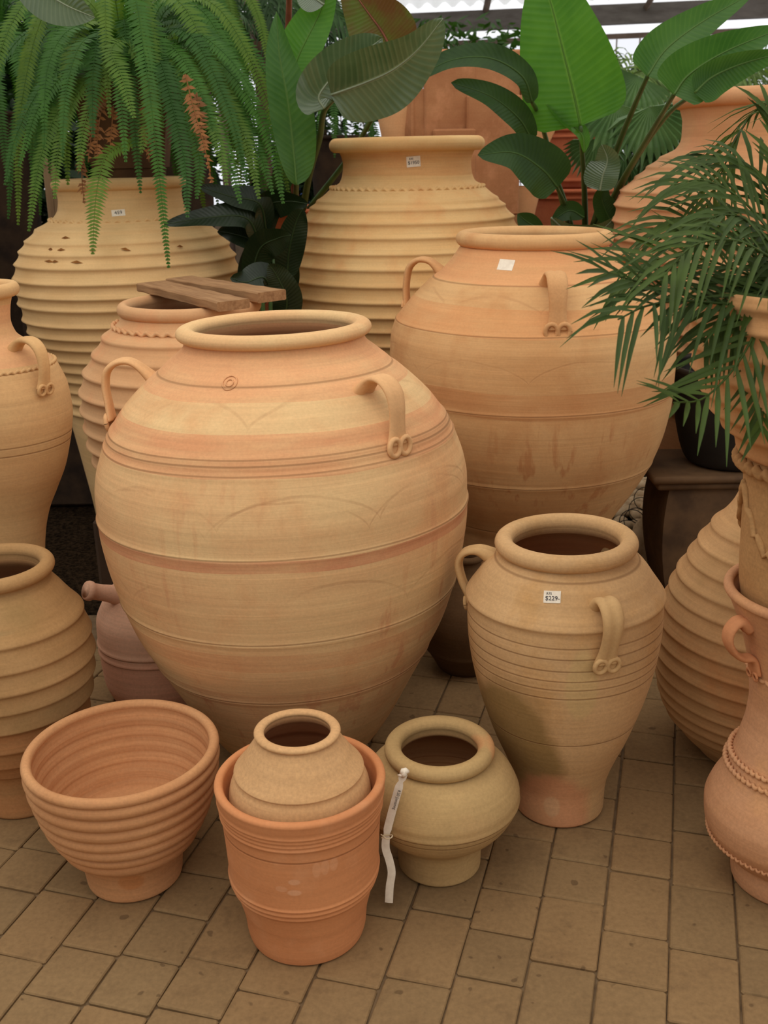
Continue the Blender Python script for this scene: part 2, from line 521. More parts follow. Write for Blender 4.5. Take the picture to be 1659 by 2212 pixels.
# ---- ribbed bowl, front left
A = (-0.544, 1.853)
m_bo = terracotta('clay_ribbed_bowl', (206, 154, 108), (198, 142, 96), seed=4, inner=.12, stria=.16, blotch=(212, 158, 108), spots=[(.02, -.10, .06, .03, .025, (190, 122, 70), .6)])
pot('footed_bowl', A, [(0, .094), (.008, .0985), (.03, .101), (.055, .104), (.075, .109), (.088, .119), (.10, .130), (.122, .142), (.15, .157), (.18, .1685), (.21, .1765), (.248, .1855), (.285, .1905), (.296, .192)],
    m_bo, 'wide ribbed terracotta bowl on a narrow foot, open and empty', 'bowl', lip=(.1865, .304, .0105, .011), wall=.014, floor=.128, ph=.7,
    rolls=[.089, .122, .150, .178, .206, .236, .266, .294], rollamp=.0098, step=.0018)

# ---- squat jar with paper strip
A = (0.106, 1.874)
m_sq = terracotta('clay_squat_jar', (188, 156, 106), (174, 142, 96), seed=5, stria=.10, green=.2, lines=[.166, .152], blotch=(190, 152, 104), spots=[(.10, .0, .284, .05, .02, (212, 150, 100), .6)])
sq, sq_o = pot('squat_jar', A, [(0, .084), (.008, .088), (.03, .0885), (.058, .089), (.074, .093), (.092, .110), (.115, .136), (.14, .154), (.165, .1645), (.188, .167), (.21, .160), (.235, .146), (.257, .122), (.268, .103)],
    m_sq, 'squat olive-tan jar with a thick rolled rim, right of the orange flower pot', 'jar', lip=(.0965, .283, .0175, .0165), ridges=[(.172, .003, .005, .008)], wall=.014, ph=.2, step=.003)

# ---- medium two-tone jar, right of centre
A = (0.397, 2.080)
ca = cam_az(A)
def pol(az, r, z): return (r * math.cos(az), r * math.sin(az), z)
sp = [(*pol(ca - R(38), .185, .22), .13, .20, (136, 108, 60), .78), (*pol(ca - R(5), .11, .03), .10, .13, (206, 140, 100), .75), (*pol(ca - R(8), .105, .06), .020, .030, (210, 172, 130), .45),  # grey-green patch low on the left, pinkish base, small pale patches
      (*pol(ca + R(12), .20, .42), .035, .10, (204, 172, 118), .7)]
m_me = terracotta('clay_medium_jar', (208, 168, 120), (198, 156, 108), seed=6, stria=.12, green=.18, lines=[.622, .503, .479, .452, .428, .407, .255, .385], spots=sp, blotch=(196, 148, 92))
med, med_o = pot('handled_jar', A, [(0, .098), (.01, .1015), (.05, .103), (.08, .106), (.101, .111), (.154, .130), (.192, .146), (.248, .1655), (.309, .184), (.369, .198), (.407, .2045), (.45, .209), (.488, .2105), (.53, .2095), (.544, .208), (.584, .186), (.61, .167), (.632, .142)],
    m_me, 'medium tan jar with a grey-green lower left side and a 229 dollar sticker, right of centre', 'jar', lip=(.132, .655, .0195, .019), ridges=[(.541, .006, .012, .006)], wall=.016, ph=1.3, step=.0025, tilt=(0, R(-.8)))
hp = [(.160, .562), (.184, .590), (.205, .604), (.227, .597), (.240, .575), (.238, .545), (.227, .513), (.219, .490), (.2155, .474)]
handle(med, mh_med, ca + R(24), hp, .046, .021, .55, lobe_r=.0155, flare=1.4)
handle(med, mh_med, ca + R(144), hp, .046, .018, .5, lobe_r=.0145)
handle(med, mh_med, ca - R(97), [(.155, .605), (.19, .62), (.222, .612), (.236, .585), (.228, .545), (.214, .515), (.2105, .50)], .04, .018, .5, lobe_r=.0135)
sticker(med, med_o, ca - R(7.5), .601, .034, .025, R(4), [('R75', -.006, .0065, .007), ('$229-', .001, -.003, .0125)])

# ---- large smooth jar, back right
A = (0.454, 3.150)
ca = cam_az(A)
m_rb = terracotta('clay_back_jar', (216, 172, 120), (206, 156, 104), seed=7, stria=.10, speck=.05,
    bands=[(1.098, 1.19, (222, 158, 108), .8), (.975, 1.045, (212, 148, 96), .7), (.76, .83, (190, 128, 80), .55)], lines=[1.098, .977, .767, .546, .377],
    streak=((190, 130, 82), .70, .86, .7), blotch=(196, 142, 92), arches=[(1.02, .04, 4, .3, .004), (.84, .06, 4, .6, .0035)])
rb, rb_o = pot('storage_jar', A, [(0, .17), (.02, .18), (.1, .205), (.2, .235), (.335, .262), (.366, .278), (.469, .341), (.549, .381), (.65, .412), (.738, .425), (.846, .4275), (.922, .424), (.965, .411), (1.024, .368), (1.082, .309), (1.1, .285), (1.118, .266), (1.15, .238), (1.185, .213)],
    m_rb, 'large smooth terracotta jar with a blank white sticker, behind the palm fronds', 'jar', lip=(.205, 1.203, .024, .022), ridges=[(1.098, .006, .003, .02), (.977, .004, .004, .012), (.767, .003, .003, .008), (.546, .003, .003, .008)], wall=.02, ph=2.2)
handle(rb, mh_rb, ca + R(10), [(.262, 1.078), (.292, 1.112), (.320, 1.133), (.352, 1.133), (.378, 1.112), (.388, 1.08), (.391, 1.045), (.394, 1.012), (.393, .997)], .056, .02, .35, lobe_r=.02, flare=1.45)
handle(rb, mh_rb, ca - R(100), [(.262, 1.078), (.292, 1.112), (.320, 1.133), (.355, 1.134), (.382, 1.11), (.392, 1.06), (.392, 1.02), (.390, .998)], .050, .02, .4)
handle(rb, mh_rb, ca + R(130), [(.262, 1.078), (.292, 1.112), (.320, 1.133), (.355, 1.134), (.382, 1.11), (.392, 1.06), (.392, 1.02), (.390, .998)], .050, .02, .4)
sticker(rb, rb_o, ca - R(18), 1.148, .045, .034, R(-3))

# ---- big ribbed jars at the back
def ribs(zs, amp=.012, wu=.011, wd=.007): return [(z, amp, wu, wd) for z in zs]
A = (0.115, 4.350)
ca = cam_az(A)
m_mb = terracotta('clay_tall_ribbed', (230, 190, 132), (222, 174, 114), seed=8, stria=.10, speck=.05, blotch=(220, 160, 104), bands=[(1.36, 1.44, (214, 148, 92), .5)])
zs = [1.27, 1.243, 1.197, 1.148, 1.093, 1.039, .98, .921, .868, .813, .757, .70, .643, .586, .53]
mbk, mb_o = pot('ribbed_jar', A, [(0, .24), (.02, .25), (.2, .30), (.45, .385), (.7, .46), (.813, .49), (.868, .502), (.921, .506), (.98, .503), (1.039, .489), (1.093, .467), (1.148, .442), (1.197, .417), (1.243, .380), (1.27, .350), (1.315, .302), (1.337, .268), (1.37, .256), (1.403, .253), (1.43, .258), (1.452, .268)],
    m_mb, 'tall yellow-tan ribbed jar with a price sticker, standing back centre before the planter tower', 'jar', lip=(.279, 1.474, .027, .027), ridges=ribs(zs, .013, .012, .007), wall=.022, ph=.9)
ring_rope(.303, 1.312, 56, 'rope_band', m_mb, mbk, .007, .2, 340, .005)
sticker(mbk, mb_o, ca + R(5.5), 1.412, .052, .038, R(4), [('R45', -.008, .010, .010), ('$1950', 0, -.004, .017)])

A = (-0.934, 4.000)
ca = cam_az(A)
m_lb = terracotta('clay_left_ribbed', (222, 184, 130), (210, 168, 114), seed=9, stria=.10, speck=.05, green=.15)
zs = [1.205, 1.166, 1.13, 1.087, 1.035, .987, .945, .887, .842, .802, .755, .714, .674, .63, .585, .54]
lb, lb_o = pot('ribbed_jar', A, [(0, .2), (.02, .21), (.2, .235), (.45, .27), (.62, .298), (.674, .314), (.755, .347), (.802, .363), (.842, .379), (.887, .391), (.945, .40), (.987, .405), (1.035, .406), (1.087, .393), (1.13, .373), (1.166, .346), (1.205, .305), (1.228, .268), (1.25, .240), (1.27, .228), (1.31, .222), (1.336, .226)],
    m_lb, 'broad ribbed jar at the back left with the hanging fern above it', 'jar', lip=(.2225, 1.355, .019, .020), ridges=ribs(zs, .013, .012, .007), wall=.02, ph=1.9, tilt=(0, R(-.6)))
ring_rope(.260, 1.232, 48, 'rope_band', m_lb, lb, .006, .2, 300, .005)
sticker(lb, lb_o, ca - R(3), 1.262, .046, .024, R(3), [('459', 0, 0, .018)])
m_dl = plain('dead_leaf', (150, 96, 40), (110, 66, 26), 30, .9)
for i in range(9):   # dry fern leaflets fallen on its shoulder
    a = ca + R(random.uniform(-50, 45)); z = random.choice((1.148, 1.185, 1.11))
    r = lb_o(z) + .004
    mb = MB(); c = Vector((A[0] + r * math.cos(a), A[1] + r * math.sin(a), z)); t = Vector((-math.sin(a), math.cos(a), random.uniform(-.3, .3))) * random.uniform(.012, .026)
    n_ = Vector((math.cos(a) * .4, math.sin(a) * .4, .8)) * .004; s_ = Vector((math.cos(a) * .6, math.sin(a) * .6, -.7)) * .006
    mb.add([c - t, c + s_ + n_, c + t, c - s_ + n_, c + n_ * 2], [(0, 1, 4), (1, 2, 4), (2, 3, 4), (3, 0, 4)])
    o = mb.build('fallen_leaflet', m_dl); tag(o, 'dry brown leaflet lying on the shoulder of the broad back-left ribbed jar', 'leaf', 'fallen fern leaflets')

A = (-0.570, 3.150)
m_ml = terracotta('clay_pink_ribbed', (216, 170, 124), (206, 156, 110), seed=10, stria=.08, speck=.05, blotch=(216, 150, 104))
zs = [.976, .896, .843, .787, .731, .672, .619, .566, .512, .458]
zs = [.945, .896, .843, .785, .731, .676, .623, .57, .515, .46]
ml, ml_o = pot('ribbed_jar', A, [(.42, .262), (.43, .270), (.50, .298), (.583, .324), (.623, .331), (.669, .335), (.731, .340), (.78, .338), (.843, .321), (.896, .289), (.945, .255), (.976, .222), (.99, .208), (1.004, .203)],
    m_ml, 'pinkish ribbed jar with two planks across its mouth, behind the largest smooth jar', 'jar', lip=(.195, 1.021, .018, .020), ridges=ribs(zs, .012, .012, .007), wall=.02, ph=.5)
ring_rope(.229, .972, 44, 'rope_band', m_ml, ml, .0062, .2, 300, .0045)
m_pth = plain('dark_plinth', (74, 56, 40), (52, 39, 28), 7, .9, stretch=(1, 1, .3), bump=.3)
mb = MB(); mb.box((0, 0, .21), (.60, .46, .42), None, .01)
o = mb.build('plinth', m_pth, None, False); o.location = (-.575, 3.17, 0); tag(o, 'dark wooden plinth under the pinkish ribbed jar, left of the largest jar', 'plinth')
# planks
m_pl = plain('weathered_plank', (168, 128, 88), (138, 100, 66), 6, .9, stretch=(1, 14, 14), bump=.5)
def plank(p0, p1, w, t, label):
    p0, p1 = Vector(p0), Vector(p1)
    d = p1 - p0; L = d.length; X = d.normalized(); Z = Vector((0, 0, 1)); Z = (Z - X * Z.dot(X)).normalized(); Yv = Z.cross(X)
    M = Matrix((X, Yv, Z)).transposed()
    mb = MB(); n = 14; V, F = [], []
    for i in range(n + 1):
        x = -L / 2 + L * i / n
        for (yy, zz) in ((-w / 2, -t / 2 + .003), (-w / 2 + .003, -t / 2), (w / 2 - .003, -t / 2), (w / 2, -t / 2 + .003), (w / 2, t / 2 - .003), (w / 2 - .003, t / 2), (-w / 2 + .003, t / 2), (-w / 2, t / 2 - .003)):
            V.append((x, yy + .0015 * math.sin(i * 1.7), zz + .001 * math.sin(i * 2.3 + yy * 30)))
    for i in range(n):
        for k in range(8):
            l = (k + 1) % 8
            F.append((i * 8 + k, i * 8 + l, i * 8 + 8 + l, i * 8 + 8 + k))
    F.append(tuple(range(7, -1, -1))); F.append(tuple(range(n * 8, n * 8 + 8)))
    mb.add(V, F)
    o = mb.build('plank', m_pl, None, False)
    o.matrix_world = Matrix.Translation((p0 + p1) / 2) @ M.to_4x4()
    tag(o, label, 'plank', 'planks across the pinkish ribbed jar')
    return o
zt = 1.056
a0, a1 = atz(340, 609, zt + .012), atz(505, 650, zt + .012)
plank((a0.x - .02, a0.y, zt), (a1.x, a1.y, zt), .10, .026, 'front weathered plank lying on the mouth of the pinkish ribbed jar')
a0, a1 = atz(462, 602, zt + .012), atz(588, 631, zt + .012)
plank((a0.x - .12, a0.y + .04, zt), (a1.x, a1.y, zt), .10, .03, 'rear weathered plank lying on the mouth of the pinkish ribbed jar')

# ---- left edge pots
A = (-0.927, 2.450)
m_am = terracotta('clay_amphora', (212, 172, 120), (202, 156, 106), seed=11, stria=.10, speck=.07, bands=[(1.0, 1.13, (218, 156, 112), .6)], lines=[.82, .80])
am, am_o = pot('amphora', A, [(0, .085), (.02, .086), (.3, .068), (.5, .069), (.565, .078), (.618, .093), (.674, .119), (.731, .145), (.778, .159), (.823, .170), (.873, .176), (.926, .172), (.97, .158), (1.01, .128), (1.04, .09), (1.06, .068), (1.09, .060), (1.124, .064), (1.145, .07)],
    m_am, 'slender-necked tan amphora at the left edge, one handle in view', 'amphora', lip=(.075, 1.162, .014, .016), ridges=[(.985, .003, .003, .008)], wall=.012, ph=.3)
ca = cam_az(A)
ring_rope(.148, .99, 60, 'rope_band', m_am, am, .004, .35, 260, .002)
for az in (38, 218):
    handle(am, mh_am, ca + R(az), [(.075, 1.005), (.098, 1.036), (.125, 1.055), (.158, 1.055), (.18, 1.035), (.186, 1.0), (.18, .965), (.177, .95)], .036, .018, .3, lobe_r=.012, flare=1.3)

A = (-0.872, 2.150)
m_ll = terracotta('clay_lower_left', (180, 142, 96), (170, 130, 84), seed=12, stria=.12, green=.35, speck=.1, spots=[(.0, -.1, .50, .1, .012, (150, 130, 90), .5)], bands=[(0, .27, (186, 122, 76), .6)])
zs = [.472, .418, .368, .322, .270, .215, .168, .130]
pot('ribbed_jar', A, [(0, .100), (.01, .102), (.06, .104), (.1, .112), (.13, .124), (.16, .142), (.2, .160), (.247, .172), (.298, .184), (.342, .190), (.375, .193), (.423, .189), (.475, .177), (.50, .162), (.53, .143), (.55, .128), (.566, .116)],
    m_ll, 'ribbed olive-tan jar with a rolled rim, cut by the left edge beside the bowl', 'jar', lip=(.117, .588, .0165, .0165), ridges=[(z, .0075, .024, .005) for z in zs], wall=.016, ph=1.1, step=.003)

# ---- pink spouted jug
A = (-0.640, 2.66)
m_jg = terracotta('clay_pink_jug', (238, 190, 158), (228, 174, 142), seed=13, inner=.5, stria=.14, speck=.08, bands=[(0, .165, (222, 160, 130), .6)], lines=[.172, .149])
jg, jg_o = pot('spouted_jug', A, [(0, .135), (.02, .145), (.06, .158), (.12, .163), (.20, .165), (.237, .164), (.285, .146), (.33, .115), (.36, .090), (.39, .066), (.43, .054)],
    m_jg, 'pink clay jug with a short side spout, tucked left of the largest jar', 'jug', lip=(.055, .442, .010, .010), ridges=[(.178, .004, .004, .004), (.154, .004, .004, .004)], wall=.012, ph=.8)
mb = MB(); D = Vector((-.72, -.62, .42)).normalized(); s0 = Vector((-.055, -.055, .318))
c0 = [s0 + D * t for t in (0, .03, .06, .085, .10, .112, .118, .126, .132, .134)]
mb.tube(c0, [.042, .030, .024, .022, .022, .022, .026, .027, .025, .02], 20, False)
mb.tube([s0 + D * .134, s0 + D * .128, s0 + D * .09], [.02, .014, .013], 20, True)
mb.build('spout', m_jg, jg)

# ---- dark small jar in the shade between the two jars
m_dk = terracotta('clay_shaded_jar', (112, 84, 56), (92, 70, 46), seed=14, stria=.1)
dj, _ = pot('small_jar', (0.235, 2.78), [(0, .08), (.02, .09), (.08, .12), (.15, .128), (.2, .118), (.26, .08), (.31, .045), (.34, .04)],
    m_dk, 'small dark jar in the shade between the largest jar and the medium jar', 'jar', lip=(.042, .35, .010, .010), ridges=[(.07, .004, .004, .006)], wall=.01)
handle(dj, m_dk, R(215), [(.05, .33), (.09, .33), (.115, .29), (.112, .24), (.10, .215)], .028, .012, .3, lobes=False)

# ---- right edge: ribbed narrow-necked jar
A = (0.926, 2.300)
m_rr = terracotta('clay_right_ribbed', (202, 160, 112), (186, 142, 96), seed=15, stria=.16, speck=.08, green=.3, blotch=(190, 128, 78))
zs = [.597, .553, .513, .47, .43, .388, .346, .304, .264, .225, .190, .158, .128, .1]
pot('ribbed_jar', A, [(0, .135), (.02, .15), (.05, .182), (.071, .20), (.118, .230), (.165, .248), (.204, .256), (.281, .264), (.34, .264), (.383, .259), (.46, .237), (.506, .216), (.553, .193), (.6, .165), (.619, .15), (.652, .130), (.688, .116), (.74, .088), (.79, .07), (.82, .066)],
    m_rr, 'ribbed jar narrowing to a smooth neck, behind the salmon urn at the right', 'jar', lip=(.07, .835, .014, .014), ridges=[(z, .0065, .014, .006) for z in zs], wall=.015, ph=1.4, step=.003, tilt=(R(1), R(2)))

# ---- salmon urn with handle, right edge
A = (0.817, 1.800)
m_sa = terracotta('clay_salmon_urn', (206, 154, 114), (196, 140, 98), seed=16, stria=.08, speck=.12, blotch=(220, 164, 110), green=.0)
sa, sa_o = pot('pedestal_urn', A, [(0, .098), (.015, .1035), (.035, .1055), (.055, .104), (.07, .111), (.081, .126), (.1, .145), (.118, .156), (.147, .1675), (.183, .1705), (.215, .162), (.253, .143), (.301, .124), (.34, .1145), (.379, .107), (.418, .1045), (.49, .113), (.55, .127), (.60, .145), (.63, .158), (.645, .164)],
    m_sa, 'salmon clay urn with waisted body and small handle at the right edge', 'urn', lip=(.163, .655, .0095, .010), ridges=[(.075, .005, .004, .004)], wall=.014, ph=.6, step=.003)
ring_rope(.129, .300, 64, 'rope_band', m_sa, sa, .0045, .5, 260)
ring_rope(.136, .279, 64, 'rope_band', m_sa, sa, .0045, .5, 260)
ring_rope(.158, .117, 90, 'pricked_band', m_sa, sa, .003, .8, 320)
ring_rope(.113, .489, 40, 'rope_band', m_sa, sa, .004, .4, 200)
ca = cam_az(A)
for az in (-52, 128):
    handle(sa, mh_sa, ca + R(az), [(.142, .60), (.165, .612), (.182, .598), (.184, .575), (.170, .55), (.150, .535), (.128, .53), (.119, .50)], .034, .014, .2, lobe_r=.008, flare=1.2)

# ---- garlanded urn standing in the salmon urn's mouth
m_ug = terracotta('clay_garland_urn', (190, 146, 96), (176, 130, 82), seed=17, stria=.06, speck=.16)
ug, ug_o = pot('garlanded_pot', A, [(0, .10), (.012, .125), (.03, .128), (.10, .140), (.137, .1465), (.25, .152), (.34, .157), (.40, .161)],
    m_ug, 'brown cylindrical pot with rope rim and leaf garland, rising from the salmon urn', 'pot', ridges=[(.40, .006, .01, .006), (.375, .005, .008, .008)], wall=.013, z=.54, ph=.2)
ring_rope(.168, .366, 44, 'rope_band', m_ug, ug, .0095, .35, 300, .003)
mb = MB()
for s0 in range(4):
    base = ca - R(70) + s0 * PI / 2; pts = []
    for i in range(25):
        t = i / 24; a = base + t * PI / 2
        zz = .325 - .12 * math.sin(PI * t) + .01 * math.sin(i * 2.2); r = ug_o(zz) + .002
        pts.append((r * math.cos(a), r * math.sin(a), zz))
    mb.tube(pts, [.0055 + .002 * (i % 2) for i in range(25)], 8)
mb.build('leaf_garland', m_ug, ug)

# ---- ribbed planter carrying the palm
m_pp = terracotta('clay_palm_planter', (212, 160, 108), (198, 144, 94), seed=18, stria=.08, speck=.08)
pp, pp_o = pot('ribbed_planter', A, [(0, .150), (.004, .168), (.036, .180), (.064, .202), (.09, .222), (.116, .236), (.139, .247), (.176, .261), (.233, .271), (.282, .273), (.30, .273)],
    m_pp, 'ribbed flaring planter carrying the palm at the right edge', 'planter', ridges=[(z, .011, .014, .006) for z in (.052, .085, .120, .160, .205, .25, .288)], wall=.018, z=.915, ph=2.6, floor=.03)
sb = MB(); sb.add([(0, 0, .282)] + [(.25 * math.cos(2 * PI * k / 40), .25 * math.sin(2 * PI * k / 40), .276 + .006 * math.sin(k * 3)) for k in range(40)], [(0, 1 + k, 1 + (k + 1) % 40) for k in range(40)])
sb.build('soil', MAT['soil'], pp)

# ---- giant ribbed jar, back right
A = (1.447, 3.900)
m_gr = terracotta('clay_giant_ribbed', (216, 164, 118), (206, 150, 104), seed=19, stria=.10, speck=.04, blotch=(216, 150, 108))
zs = [1.415, 1.382, 1.348, 1.300, 1.25, 1.195, 1.138, 1.08, 1.02, .96, .90, .84, .78, .72, .66, .60, .54]
pot('ribbed_jar', A, [(0, .28), (.02, .29), (.2, .35), (.5, .45), (.8, .535), (1.0, .572), (1.132, .583), (1.206, .579), (1.262, .573), (1.311, .548), (1.348, .505), (1.403, .438), (1.43, .395), (1.443, .376), (1.482, .361), (1.53, .362), (1.575, .374)],
    m_gr, 'giant ribbed jar at the back right, highest rim of all, behind the palm', 'jar', lip=(.375, 1.602, .026, .028), ridges=ribs(zs, .014, .013, .007), wall=.024, ph=1.6)

# ================================================================ PAPER STRIP
mb = MB()
L = [(872, 1672), (862, 1700), (852, 1735), (843, 1768), (836, 1798), (833, 1830), (841, 1858), (846, 1885), (842, 1915), (840, 1950)]
pts = [at(x, y, 1.745 - .018 * i / 9) for i, (x, y) in enumerate(L)]
pts = catmull(pts, 5); n = len(pts)
tagroot = empty('tag_strip', pts[0], 0, 'narrow white paper strip with handwriting, hanging between orange flower pot and squat jar', 'tag')
V, F = [], []
for i, p in enumerate(pts):
    t = i / (n - 1)
    w = .0080 * (1 - .45 * math.exp(-((t - .07) / .02) ** 2) - .3 * math.exp(-((t - .46) / .02) ** 2))
    T = (pts[min(i + 1, n - 1)] - pts[max(i - 1, 0)]).normalized()
    S_ = T.cross(Vector((0, -1, .35))).normalized()
    tw = .5 * math.sin(t * 7)
    S_ = (S_ + Vector((0, tw * .35, 0))).normalized()
    for off in (-1, 0, 1):
        V.append(p - Vector(pts[0]) + S_ * w * off + Vector((0, -.001 * (1 - abs(off)), 0)))
for i in range(n - 1):
    for k in range(2): F.append((i * 3 + k, i * 3 + k + 1, i * 3 + 4 + k, i * 3 + 3 + k))
st = mesh_obj('strip', V, F, MAT['paper'], tagroot)
kb = MB(); k0 = Vector((.001, -.003, .006))
kb.tube([k0 + Vector((-.007, 0, -.002)), k0 + Vector((-.003, -.002, .003)), k0 + Vector((.003, -.002, .004)), k0 + Vector((.009, 0, .001))], [.0025, .0062, .0066, .003], 10)
kb.tube([k0 + Vector((.002, -.003, .008)), k0 + Vector((0, -.004, 0)), k0 + Vector((-.003, -.001, -.009))], [.004, .0062, .004], 10)
kb.tube([k0 + Vector((-.013, 0, -.006)), k0 + Vector((-.006, -.003, -.005)), k0 + Vector((.004, -.003, -.004))], [.001, .003, .0025], 8)
kb.build('knot', MAT['paper'], tagroot)
m_st = plain('cotton_string', (232, 214, 180), (206, 186, 150), 60, .9)
tb = MB(); q = at(838, 1806, 1.728) - Vector(pts[0])
opc = Vector((-0.166, 1.684, 0))
ring = [q + Vector((.009 * math.cos(a), .006 * math.sin(a) - .001, .0015 * math.cos(2 * a))) for a in [2 * PI * k / 14 for k in range(15)]]
tb.tube(ring, .0014, 6, False)
tb.tube([q + Vector((-.009, 0, 0)), q + Vector((-.014, -.001, .005))], .0012, 6); tb.tube([q + Vector((-.009, 0, 0)), q + Vector((-.013, -.002, -.003))], .0012, 6)
tb.build('string', m_st, tagroot)
X = (pts[12] - pts[9]).normalized(); Zt = Vector((0, -1, .25)).normalized(); Zt = (Zt - X * Zt.dot(X)).normalized()
Mt = Matrix((X, Zt.cross(X), Zt)).transposed().to_4x4()
text_mesh('R20 Jamaneg', .0085, 'handwriting', MAT['ink'], tagroot, Matrix.Translation(at(857, 1726, 1.738) - Vector(pts[0]) + Zt * .0035) @ Mt)

# ================================================================ GROUND
T = NT('paver_clay', .92, .15)
nz = T.noise(3.5, (1, 1, 1), 4, .6); n2 = T.noise(90, (1, 1, 1), 3, .65)
rnd = T.node('ShaderNodeNewGeometry').outputs['Random Per Island']
c = T.mix(T.rng(nz, .35, .68), srgb(140, 114, 80), srgb(126, 101, 70))
c = T.mix(T.rng(rnd, 0, 1, 0, .35), c, srgb(158, 122, 82))
c = T.mix(T.rng(T.noise(14, (1, 1, 1), 4, .7), .55, .75, 0, .5), c, srgb(112, 88, 62))
c = T.mix(1.0, c, T.rng(n2, .25, .75, .84, 1.12), 'MULTIPLY')
c = T.mix(T.rng(T.noise(38, (1, 1, 1), 1, .4, (3, 3, 3)), .72, .76, 0, .5), c, srgb(70, 52, 36))
T.color(c); T.bump(T.math('ADD', T.math('MULTIPLY', n2, .5), T.noise(12, (1, 1, 1), 3, .6)), .25, .003)
m_pave = T.mat
m_joint = plain('joint_dust', (126, 102, 74), (100, 80, 58), 30, .95, bump=.5)
th = R(15.95); U = Vector((math.sin(th), math.cos(th), 0)); Vv = Vector((math.cos(th), -math.sin(th), 0))
W = .127; v_ref = atz(1442, 2147, 0).dot(Vv); u_ref = {0: 0}
MBp = MB(); rp = random.Random(5)
known = {-1: [1803, 1885, 2020, 2130]}
for ci in range(-26, 26):
    v0 = v_ref + ci * W; v1 = v0 + W
    u = .5 + rp.uniform(0, .15)
    if ci == -1: u = atz(1380, 2130, 0).dot(U) - .187 - .129
    k = 0
    while u < 3.35:
        Ln = rp.choice((.126, .186, .126, .19))
        if ci == -1: Ln = (.187, .129, .134, .187, .128)[k % 5]
        k += 1
        g = rp.uniform(.0012, .0024)
        a0, a1, b0, b1 = u + g, u + Ln - g, v0 + g, v1 - g
        z = rp.uniform(-.001, .0012); j = [rp.uniform(-.0015, .0015) for _ in range(8)]
        base = [(a0 + j[0], b0 + j[1]), (a1 + j[2], b0 + j[3]), (a1 + j[4], b1 + j[5]), (a0 + j[6], b1 + j[7])]
        cx, cy = (a0 + a1) / 2, (b0 + b1) / 2
        pts3 = []
        for ins, zz in ((0, -.012), (0, -.0035), (.0022, -.0008), (.006, 0)):
            for (pa, pb) in base:
                s1 = 1 if pa > cx else -1; s2 = 1 if pb > cy else -1
                # clip the corners
                for q_ in ((pa - s1 * (ins + .004), pb - s2 * ins), (pa - s1 * ins, pb - s2 * (ins + .004))) if (s1 * s2 < 0) else ((pa - s1 * ins, pb - s2 * (ins + .004)), (pa - s1 * (ins + .004), pb - s2 * ins)):
                    w3 = U * q_[0] + Vv * q_[1]; pts3.append((w3.x, w3.y, zz + z))
        fc = []
        for r_ in range(3):
            for i in range(8):
                i2 = (i + 1) % 8
                fc.append((r_ * 8 + i, r_ * 8 + 8 + i, r_ * 8 + 8 + i2, r_ * 8 + i2))
        fc.append(tuple(range(31, 23, -1)))
        c3 = U * cx + Vv * cy
        if c3.y < 3.05 and abs(c3.x) < 2.6 and c3.y > .3: MBp.add(pts3, fc)
        u += Ln
fl = MBp.build('floor', m_pave, None, False)
bpy.context.view_layer.update()
tag(fl, 'brown clay pavers laid in slanting rows with uneven joints', kind='structure')
# make sure normals point up
import bmesh
bm = bmesh.new(); bm.from_mesh(fl.data); bmesh.ops.recalc_face_normals(bm, faces=bm.faces); bm.to_mesh(fl.data); bm.free()
m_gr = plain('dark_gravel', (60, 46, 32), (20, 15, 10), 70, 1.0, .02, bump=1.0, bd=.02)
mb = MB(); mb.box((0, 1.6, -.0135), (6, 3.2, .012)); o = mb.build('floor', m_joint, None, False); tag(o, kind='structure')
mb = MB(); G = 40; V = []; F = []
for i in range(G + 1):
    for j in range(G + 1):
        V.append((-7 + 14 * i / G, 3.0 + 10 * j / G, -.012 + random.uniform(-.004, .008) * (1 if j else 0)))
for i in range(G):
    for j in range(G): a = i * (G + 1) + j; F.append((a, a + G + 1, a + G + 2, a + 1))
mb.add(V, F); o = mb.build('floor', m_gr); tag(o, 'dark gravel ground behind the pavers', kind='structure')

# pale stones and wire at the right rear
m_peb = plain('pale_stone', (232, 206, 168), (176, 148, 112), 14, .9, bump=.6)
rs = random.Random(3)
def stone(c, s, name, label, cat, group=None, mat=None):
    V, F = [], []; n1, n2 = 9, 7; ph = rs.uniform(0, 6)
    for j in range(n2 + 1):
        b = PI * j / n2
        for k in range(n1):
            a = 2 * PI * k / n1; q = 1 + .14 * math.sin(3 * a + ph) * math.sin(b) + .1 * math.sin(5 * a + 2 * b + ph)
            V.append((c[0] + s[0] * q * math.cos(a) * math.sin(b), c[1] + s[1] * q * math.sin(a) * math.sin(b), c[2] + s[2] * q * math.cos(b)))
    for j in range(n2):
        for k in range(n1):
            l = (k + 1) % n1; F.append((j * n1 + k, j * n1 + n1 + k, j * n1 + n1 + l, j * n1 + l))
    o = mesh_obj(name, V, F, mat or m_peb); return tag(o, label, cat, group)
for i in range(60):
    q = atz(rs.uniform(1318, 1412), rs.uniform(1050, 1205), 0); s = rs.uniform(.026, .042)
    if math.hypot(q.x - .454, q.y - 3.15) < .25 + s or math.hypot(q.x - 1.447, q.y - 3.9) < .35 or (q.x > .84 and 2.98 < q.y < 3.4): continue
    stone((q.x, q.y, s * .5), (s, s * .9, s * .7), 'pebble', 'pale pebble in the wired heap behind the medium jar', 'stone', 'pale pebbles behind the medium jar')
p = atz(1384, 1232, 0); stone((p.x, p.y - .03, .09), (.07, .06, .11), 'rock', 'large pale rock between the medium jar and the dark pedestal', 'stone')
m_wire = plain('black_wire', (30, 28, 26), (20, 18, 16), 30, .5)
mb = MB()
